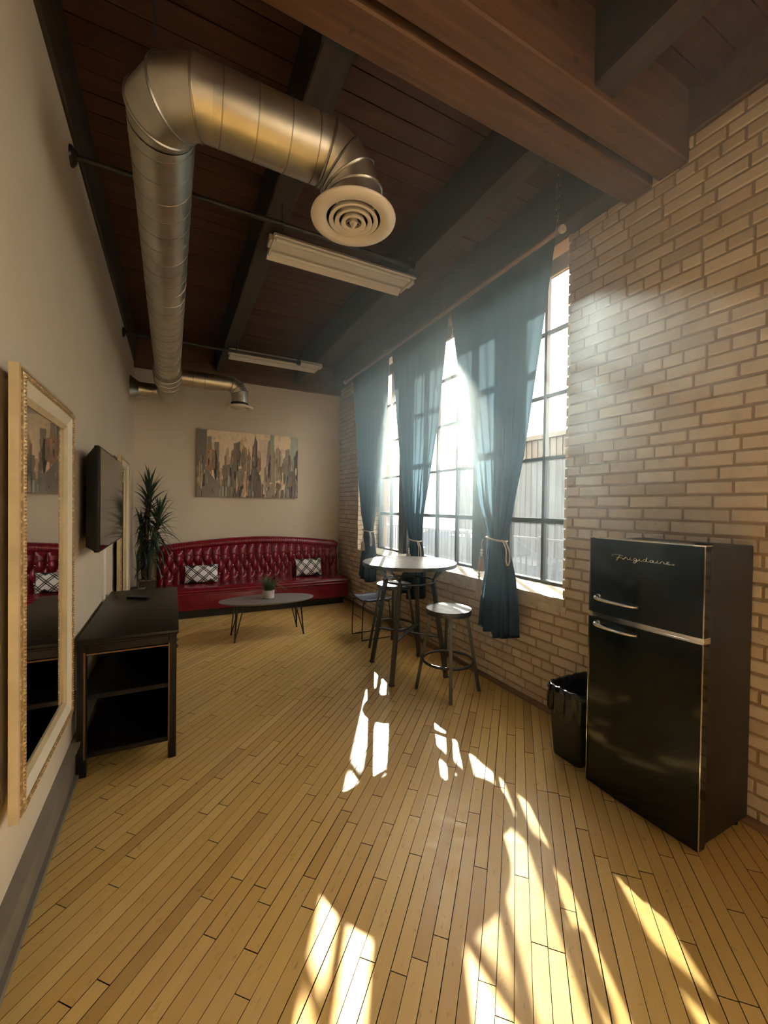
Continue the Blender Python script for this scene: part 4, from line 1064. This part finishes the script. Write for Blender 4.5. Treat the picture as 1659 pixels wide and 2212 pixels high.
for fx, fy in feet:
    d = Vector((fx-TX, fy-TY, 0)).normalized(); kn = Vector((TX-.01, TY-.02, ZS))+d*.238; knees.append(kn)
    lg = obj('leg', MB().bar((fx, fy, 0), kn, .034, .034, d).rbox((fx-.022, fy-.022, 0), (fx+.022, fy+.022, .012), .003, 1), MT['gun'], bt_)
    t_ = Vector((-d.y, d.x, 0))
    for s in (-1, 1): obj('fork', MB().tube([kn+Vector((0, 0, -.02)), kn+Vector((0, 0, .03))+d*.005, kn+d*.085+t_*s*.085+Vector((0, 0, TZ-.025-ZS))], .013, 8), MT['gun'], lg, smooth=50)
for a, b in ((0, 2), (1, 3)):
    q = [Vector((*feet[i], 0)).lerp(knees[i], .42) for i in (a, b)]
    obj('cross_brace', MB().bar(q[0], q[1], .030, .010), MT['gun'], bt_)
def stool(c, ang, label, zt=.685):
    x, y = c; r = thing('bar_stool', label, 'stool', (x, y, 0), 'round bar stools'); R_ = .178
    for k in range(4):
        wv = 2*R_/4; a0 = max(-R_+k*wv+.001, -R_+.001); a1 = min(-R_+(k+1)*wv-.001, R_-.001); ys = [lerp(a0, a1, i/6) for i in range(7)]
        pl = [(math.sqrt(max(0, R_*R_-q*q)), q) for q in ys]+[(-math.sqrt(max(0, R_*R_-q*q)), q) for q in ys[::-1]]
        c2, s2_ = math.cos(ang+.6), math.sin(ang+.6)
        o = obj('seat_plank', MB().prism(pl, lambda a, b: (x+a*c2-b*s2_, y+a*s2_+b*c2, zt-.014), lambda a, b: (x+a*c2-b*s2_, y+a*s2_+b*c2, zt)), MT['slatwood'], r); recalc(o)
    o = obj('seat_rim', MB().lathe([(R_, -.040), (R_+.008, -.040), (R_+.012, -.004), (R_+.010, .003), (R_+.001, .002), (R_, -.04)], (x, y, zt), 48, cap0=False, cap1=False), MT['gun'], r, smooth=40); recalc(o)
    obj('seat_pan', MB().lathe([(R_-.001, -.032), (R_-.001, -.016)], (x, y, zt), 40), MT['black'], r)
    for k in range(4):
        a = ang+k*PI/2; d = Vector((math.cos(a), math.sin(a), 0))
        obj('leg', MB().bar(Vector((x, y, 0))+d*.262, Vector((x, y, zt-.036))+d*.150, .026, .026, d), MT['gun'], r)
    obj('footrest_ring', MB().torus((x, y, .255), .208, .0115, 'z', 56, 10), MT['gun'], r, smooth=60)
    return r
stool((2.055, 2.80), -2.10, 'round bar stool with plank seat standing clear of the bar table')
stool((2.135, 3.90), -2.0, 'round bar stool pushed in behind the bar table by the curtain', .695)
lc = thing('low_chair', 'low navy seat on a thin black sled base below the curtain by the banquette', 'chair', (2.10, 4.38, 0))
LX0, LX1, LY0, LY1, LZ = 1.93, 2.27, 4.20, 4.55, .45
def lcs(u, v):
    x, y = lerp(LX0, LX1, u), lerp(LY0, LY1, v); e = (abs(2*u-1)**6); e2 = abs(2*v-1)**6
    return (x, y, LZ+.012*e+.020*e2-.010*math.sin(PI*u)*math.sin(PI*v))
g = MB().grid(lcs, 18, 18); o = obj('seat', g, MT['blue'], lc, smooth=180); md = o.modifiers.new('thickness', 'SOLIDIFY'); md.thickness = .020; md.offset = -1
for y in (LY0+.03, LY1-.03):
    P = smoothpts([(LX0+.01, y, LZ-.03), (LX0-.012, y, LZ-.05), (LX0-.02, y, .03), (LX0, y, .007), (LX0+.03, y, .007), (LX1-.03, y, .007), (LX1, y, .007), (LX1+.02, y, .03), (LX1-.02, y, LZ-.05), (LX1-.04, y, LZ-.028)], 3)
    obj('sled_leg', MB().tube(P, .0065, 8), MT['black'], lc, smooth=60)
obj('seat_rail', MB().tube([(LX0+.02, LY0+.03, LZ-.022), (LX0+.02, LY1-.03, LZ-.022)], .006, 8).tube([(LX1-.05, LY0+.03, LZ-.022), (LX1-.05, LY1-.03, LZ-.022)], .006, 8), MT['black'], lc)
obj('stretcher', MB().tube([(LX0-.013, LY0+.03, .25), (LX0-.013, LY1-.03, .25)], .005, 8), MT['black'], lc)

# ------------------------------------------------------------------ refrigerator
FX, FY0, FY1, FH, FS = 2.058, .953, 1.505, 1.372, .955
fr = thing('refrigerator', 'black retro top freezer refrigerator with chrome trim and handles', 'refrigerator', (2.29, 1.23, 0))
obj('cabinet', MB().rbox((FX+.062, FY0+.004, .03), (XR-.008, FY1-.004, FH-.008), .008, 2), MT['fside'], fr, smooth=40)
def fdoor(name, z0, z1):
    m_ = MB(); N = 20
    pl = [(FX+.058, FY0), (FX+.058, FY1)]+[(FX+.014-.014*math.sin(PI*(.06+.88*i/N))**.55, lerp(FY1, FY0, i/N)) for i in range(N+1)]
    m_.prism(pl, lambda a, b: (a, b, z0), lambda a, b: (a, b, z1)); o = obj(name, m_, MT['fridge'], fr, smooth=35); recalc(o); return o
dt = fdoor('freezer_door', FS+.014, FH); dl = fdoor('fridge_door', .022, FS-.014)
def front(y): 
    i = (FY1-y)/(FY1-FY0); return FX+.014-.014*math.sin(PI*(.06+.88*min(1, max(0, i))))**.55
def band(z, h_, out, name, parent, y0=FY0-.002, y1=FY1+.002):
    m_ = MB(); N = 20
    P = [lerp(y1, y0, i/N) for i in range(N+1)]
    pl = [(front(q)-out, q) for q in P]; pl = [(FX+.064, y1)]+[(pl[0][0]+.004, y1)]+pl[1:-1]+[(pl[-1][0]+.004, y0)]+[(FX+.064, y0)]
    m_.prism(pl, lambda a, b: (a, b, z-h_/2), lambda a, b: (a, b, z+h_/2)); o = obj(name, m_, MT['chrome'], parent, smooth=35); recalc(o); return o
band(FS+.0095, .008, .004, 'chrome_band', fr); band(FS-.0095, .008, .004, 'chrome_band', fr); band(FS, .012, .000, 'chrome_band', fr)
band(FH+.003, .006, .002, 'top_trim', dt)
for z0, z1, p in ((FS+.014, FH, dt), (.022, FS-.014, dl)):
    obj('edge_trim', MB().box((FX+.004, FY0-.0025, z0), (FX+.009, FY0+.001, z1)), MT['chrome'], p)
    obj('edge_trim', MB().box((FX+.004, FY1-.001, z0), (FX+.009, FY1+.0025, z1)), MT['chrome'], p)
obj('hinge_cap', MB().rbox((FX+.02, FY0+.004, FH), (FX+.085, FY0+.05, FH+.014), .004, 1), MT['plastic'], fr)
for z, p in ((1.047, dt), (.905, dl)):
    P = smoothpts([(front(1.445), 1.445, z+.012), (front(1.445)-.036, 1.442, z+.010), (front(1.42)-.040, 1.41, z+.004), (front(1.33)-.034, 1.33, z), (front(1.26)-.022, 1.26, z-.002), (front(1.235), 1.235, z-.003)], 5)
    h_ = obj('handle', MB().tube(P, [lerp(.0125, .006, i/(len(P)-1)) for i in range(len(P))], 10), MT['chrome'], p, smooth=60)
    obj('handle_mount', MB().lathe([(.016, -.012), (.015, .002), (.010, .008)], (front(1.445), 1.445, z+.012), 16, 'x'), MT['chrome'], h_, smooth=50)
    obj('handle_mount', MB().lathe([(.009, -.008), (.008, .004)], (front(1.238), 1.238, z-.003), 14, 'x'), MT['black'], h_, smooth=50)
# script badge: strokes of the word, letter by letter
ST = [
 [(-.9,.55),(-1.3,.75),(-1.2,1.1),(-.5,1.3),(.6,1.25),(1.5,1.0)], [(.75,1.2),(.35,.5),(.1,-.2),(-.15,-.75)], [(-.15,.15),(.6,.35),(1.3,.25),(1.6,-.0)],
 [(1.3,.0),(1.7,.05),(2.0,.55),(2.1,.75),(2.35,.62),(2.5,.5),(2.55,.1),(2.9,.0)],
 [(2.9,.0),(3.15,.3),(3.25,.7),(3.2,.2),(3.45,.0),(3.8,.05)], [(3.32,.98),(3.36,1.04)],
 [(4.75,.65),(4.35,.7),(4.05,.4),(4.15,.05),(4.5,.05),(4.75,.5),(4.6,-.4),(4.25,-.85),(3.95,-.65),(4.3,-.2),(5.0,.0)],
 [(5.0,.0),(5.3,.3),(5.4,.7),(5.35,.2),(5.6,.0),(5.95,.05)], [(5.47,.98),(5.51,1.04)],
 [(6.85,.6),(6.45,.7),(6.15,.35),(6.3,.02),(6.7,.1),(6.95,.8),(7.05,1.3),(6.9,.3),(7.1,.0),(7.5,.05)],
 [(8.4,.6),(8.0,.7),(7.7,.35),(7.85,.02),(8.2,.1),(8.42,.62),(8.4,.15),(8.65,.0),(8.95,.05)],
 [(8.95,.05),(9.2,.35),(9.3,.7),(9.25,.2),(9.5,.0),(9.8,.05)], [(9.37,.98),(9.41,1.04)],
 [(9.8,.05),(10.1,.5),(10.2,.75),(10.45,.6),(10.6,.5),(10.62,.1),(10.95,.0)],
 [(10.95,.0),(11.4,.35),(11.6,.62),(11.4,.75),(11.15,.45),(11.3,.05),(11.8,.0),(12.6,.05)]]
m_ = MB(); sx = .300/13.9
for s in ST:
    P = [(1.372-(a+1.2)*sx, 1.277+b*.0155) for a, b in s]
    m_.tube(smoothpts([(front(y)-.0025, y, z) for y, z in P], 5), .0019, 6)
m_.lathe([(.004, -.002), (.003, .002)], (front(1.375-13.8*sx)-.0025, 1.372-13.8*sx, 1.278), 10, 'x')
obj('script_badge', m_, MT['chrome'], dt, smooth=60, label='chrome script lettering on the freezer door')
for y in (FY0+.04, FY1-.04): obj('foot', MB().lathe([(.022, 0), (.022, .010), (.012, .014), (.012, .045)], (FX+.085, y, 0), 14), MT['plastic'], fr)
obj('kick_grille', MB().box((FX+.075, FY0+.01, .012), (FX+.085, FY1-.01, .045)), MT['plastic'], fr)
for y in (FY0+.04, FY1-.04): obj('foot', MB().lathe([(.022, 0), (.022, .010), (.012, .014), (.012, .035)], (XR-.07, y, 0), 14), MT['plastic'], fr)

# ------------------------------------------------------------------ waste bin
bx, by = 2.285, 1.695
wb = thing('waste_bin', 'slim dark waste bin with black liner beside the fridge', 'bin', (bx, by, 0))
def rr_(hx, hy, z, r=.03, n=5):
    out = []
    for qx, qy, a0 in ((1, 1, 0), (-1, 1, PI/2), (-1, -1, PI), (1, -1, 1.5*PI)):
        for i in range(n+1):
            a = a0+PI/2*i/n; out.append((bx+qx*(hx-r)+r*math.cos(a), by+qy*(hy-r)+r*math.sin(a), z))
    return out
lv = [rr_(.155, .095, .002), rr_(.16, .10, .012), rr_(.185, .122, .405), rr_(.192, .128, .415), rr_(.192, .128, .43), rr_(.18, .117, .43), rr_(.155, .095, .02)]
m_ = MB(); n_ = len(lv[0])
for l in lv: m_.v += l
for L in range(len(lv)-1):
    for i in range(n_): m_.f.append((L*n_+i, L*n_+(i+1) % n_, (L+1)*n_+(i+1) % n_, (L+1)*n_+i))
m_.f += [tuple(reversed(range(n_))), tuple((len(lv)-1)*n_+i for i in range(n_))]
o = obj('body', m_, MT['bin'], wb, smooth=40); recalc(o)
rg = random.Random(13); m_ = MB(); K = 96
def linerpt(t, hx, hy, z, wob):
    a = 2*PI*t; c_, s_ = math.cos(a), math.sin(a); k = 1/max(abs(c_)**5+abs(s_)**5, 1e-6)**(1/5)
    k *= 1+wob*(math.sin(11*a+1)*.5+math.sin(23*a)*.35+math.sin(37*a+2)*.25)
    return (bx+hx*c_*k, by+hy*s_*k, z+wob*.10*math.sin(9*a)+wob*.12*math.sin(17*a+1))
prof = [(.197, .134, .285, .10), (.200, .136, .33, .07), (.198, .134, .39, .04), (.198, .133, .436, .02), (.192, .128, .446, .02), (.180, .118, .440, .02), (.165, .105, .36, .05), (.14, .085, .22, .08)]
for hx, hy, z, wv in prof: m_.v += [linerpt(i/K, hx, hy, z, wv) for i in range(K)]
for L in range(len(prof)-1):
    for i in range(K): m_.f.append((L*K+i, L*K+(i+1) % K, (L+1)*K+(i+1) % K, (L+1)*K+i))
m_.f.append(tuple((len(prof)-1)*K+i for i in range(K)))
o = obj('liner', m_, MT['bag'], wb, smooth=180); recalc(o)

# ------------------------------------------------------------------ outside
GZ = -.75
obj('yard_ground', MB().box((XR+.5, -12, GZ-.2), (45, 60, GZ)), MT['asphalt'], label='grey asphalt yard outside the windows', cat='ground', kind='structure')
nb = thing('neighbour_building', 'low tan building with ribbed siding across the yard', 'building', (13, 9, GZ))
obj('wall', MB().box((13, -2, GZ), (20, 17.2, 4.3)), MT['siding'], nb)
for i in range(63): obj('siding_rib', MB().box((12.95, -1.9+i*.30, GZ), (13.0, -1.86+i*.30, 4.28)), MT['siding'], nb)
obj('roof_edge', MB().box((12.85, -2.1, 4.28), (20, 17.3, 4.45)), MT['siding'], nb)
bp = thing('brick_building', 'red brick building corner beyond the yard', 'building', (9.3, 20.5, GZ))
obj('wall', MB().box((8.4, 19.2, GZ), (10.3, 26, 4.6)), MT['redbrick'], bp)
for i in range(36): obj('brick_course', MB().box((8.392, 19.192, GZ+.06+i*.15), (10.308, 26, GZ+.19+i*.15)), MT['redbrick'], bp)
rl = thing('yard_railing', 'black picket railing along the raised walk outside', 'railing', (5.2, 6, GZ))
for z in (.20, 1.02): obj('rail', MB().box((5.18, 1, z), (5.22, 12, z+.04)), MT['black'], rl)
for i in range(90): obj('picket', MB().box((5.19, 1.05+i*.122, .22), (5.21, 1.07+i*.122, 1.03)), MT['black'], rl)
for i in range(7): obj('post', MB().box((5.17, 1+i*1.83, GZ), (5.23, 1.06+i*1.83, 1.08)), MT['black'], rl)
obj('raised_walk', MB().box((3.1, 1, GZ), (5.3, 12, .0)), MT['walk'], label='pale concrete walk between the wall and the railing outside', cat='walkway', kind='structure')
def car(c, rot, mat, label):
    x, y = c; r = thing('parked_car', label, 'car', (x, y, GZ), 'cars in the yard')
    def R(m_): return m_.rot(rot, (x, y, 0))
    prof = [(-2.2, .35), (-2.25, .62), (-2.1, .85), (-1.25, .95), (-.55, 1.40), (.75, 1.45), (1.55, 1.02), (2.15, .95), (2.25, .6), (2.2, .35)]
    hw = .88
    m_ = MB().prism(prof, lambda a, b: (x-hw+(.14 if b > 1.2 else 0), y+a, GZ+b), lambda a, b: (x+hw-(.14 if b > 1.2 else 0), y+a, GZ+b)); o = obj('body', R(m_), mat, r, smooth=30); recalc(o)
    win = [(-1.05, 1.0), (-.5, 1.34), (.7, 1.38), (1.3, 1.03)]
    for s in (-1, 1):
        o = obj('side_window', R(MB().prism(win, lambda a, b: (x+s*(hw-.12-.14*(b-1)/.4+.10), y+a, GZ+b), lambda a, b: (x+s*(hw-.10-.14*(b-1)/.4+.10), y+a, GZ+b))), MT['carglass'], r); recalc(o)
    for a, b, c_, d in ((-1.24, .97, -.57, 1.39), (.78, 1.43, 1.53, 1.05)):
        o = obj('windscreen', R(MB().add([(x-.7, y+a, GZ+b+.012), (x+.7, y+a, GZ+b+.012), (x+.62, y+c_, GZ+d+.012), (x-.62, y+c_, GZ+d+.012)], [(0, 1, 2, 3)])), MT['carglass'], r)
    for s in (-1, 1):
        for a in (-1.4, 1.4):
            wv = obj('wheel', R(MB().lathe([(.20, -.09), (.31, -.09), (.33, -.05), (.33, .05), (.31, .09), (.20, .09)], (x+s*(hw-.08), y+a, GZ+.33), 24, 'x')), MT['rubber'], r, smooth=40)
            obj('hub_cap', R(MB().lathe([(.20, -.10), (.20, .10)], (x+s*(hw-.08), y+a, GZ+.33), 20, 'x')), MT['chrome'], wv)
car((8.3, 9.6), .25, MT['carpaint'], 'silver parked car in the yard behind the railing')
car((9.6, 12.6), .25, MT['carblue'], 'blue parked car in the yard near the brick building')

# ------------------------------------------------------------------ haze standing in for lens glare
hz, n, b = newmat('glare_haze'); n.nodes.remove(b)
vs_ = node(n, 'ShaderNodeVolumeScatter'); vs_.inputs['Color'].default_value = (.58, .83, 1.0, 1); vs_.inputs['Anisotropy'].default_value = .35
g = node(n, 'ShaderNodeNewGeometry'); sp = node(n, 'ShaderNodeSeparateXYZ'); n.links.new(g.outputs['Position'], sp.inputs[0])
e_ = None                                   # added haze imitates lens glare, densest by the window tops, thinning out smoothly
for k, (c_, r_) in enumerate(((2.40, .95), (2.85, 1.85), (2.85, .95))):
    q = math_(n, 'POWER', math_(n, 'ABSOLUTE', math_(n, 'DIVIDE', math_(n, 'SUBTRACT', sp.outputs[k], c_), r_)), 2.0)
    e_ = q if e_ is None else math_(n, 'ADD', e_, q)
n.links.new(math_(n, 'MULTIPLY', math_(n, 'EXPONENT', math_(n, 'MULTIPLY', e_, -1.0)), .70), vs_.inputs['Density'])
n.links.new(vs_.outputs[0], n.nodes['Material Output'].inputs['Volume'])
obj('haze', MB().box((.15, .3, .45), (2.31, 6.4, ZC-.01)), hz, label='added bluish haze standing in for lens glare in front of the windows', cat='haze', kind='stuff')
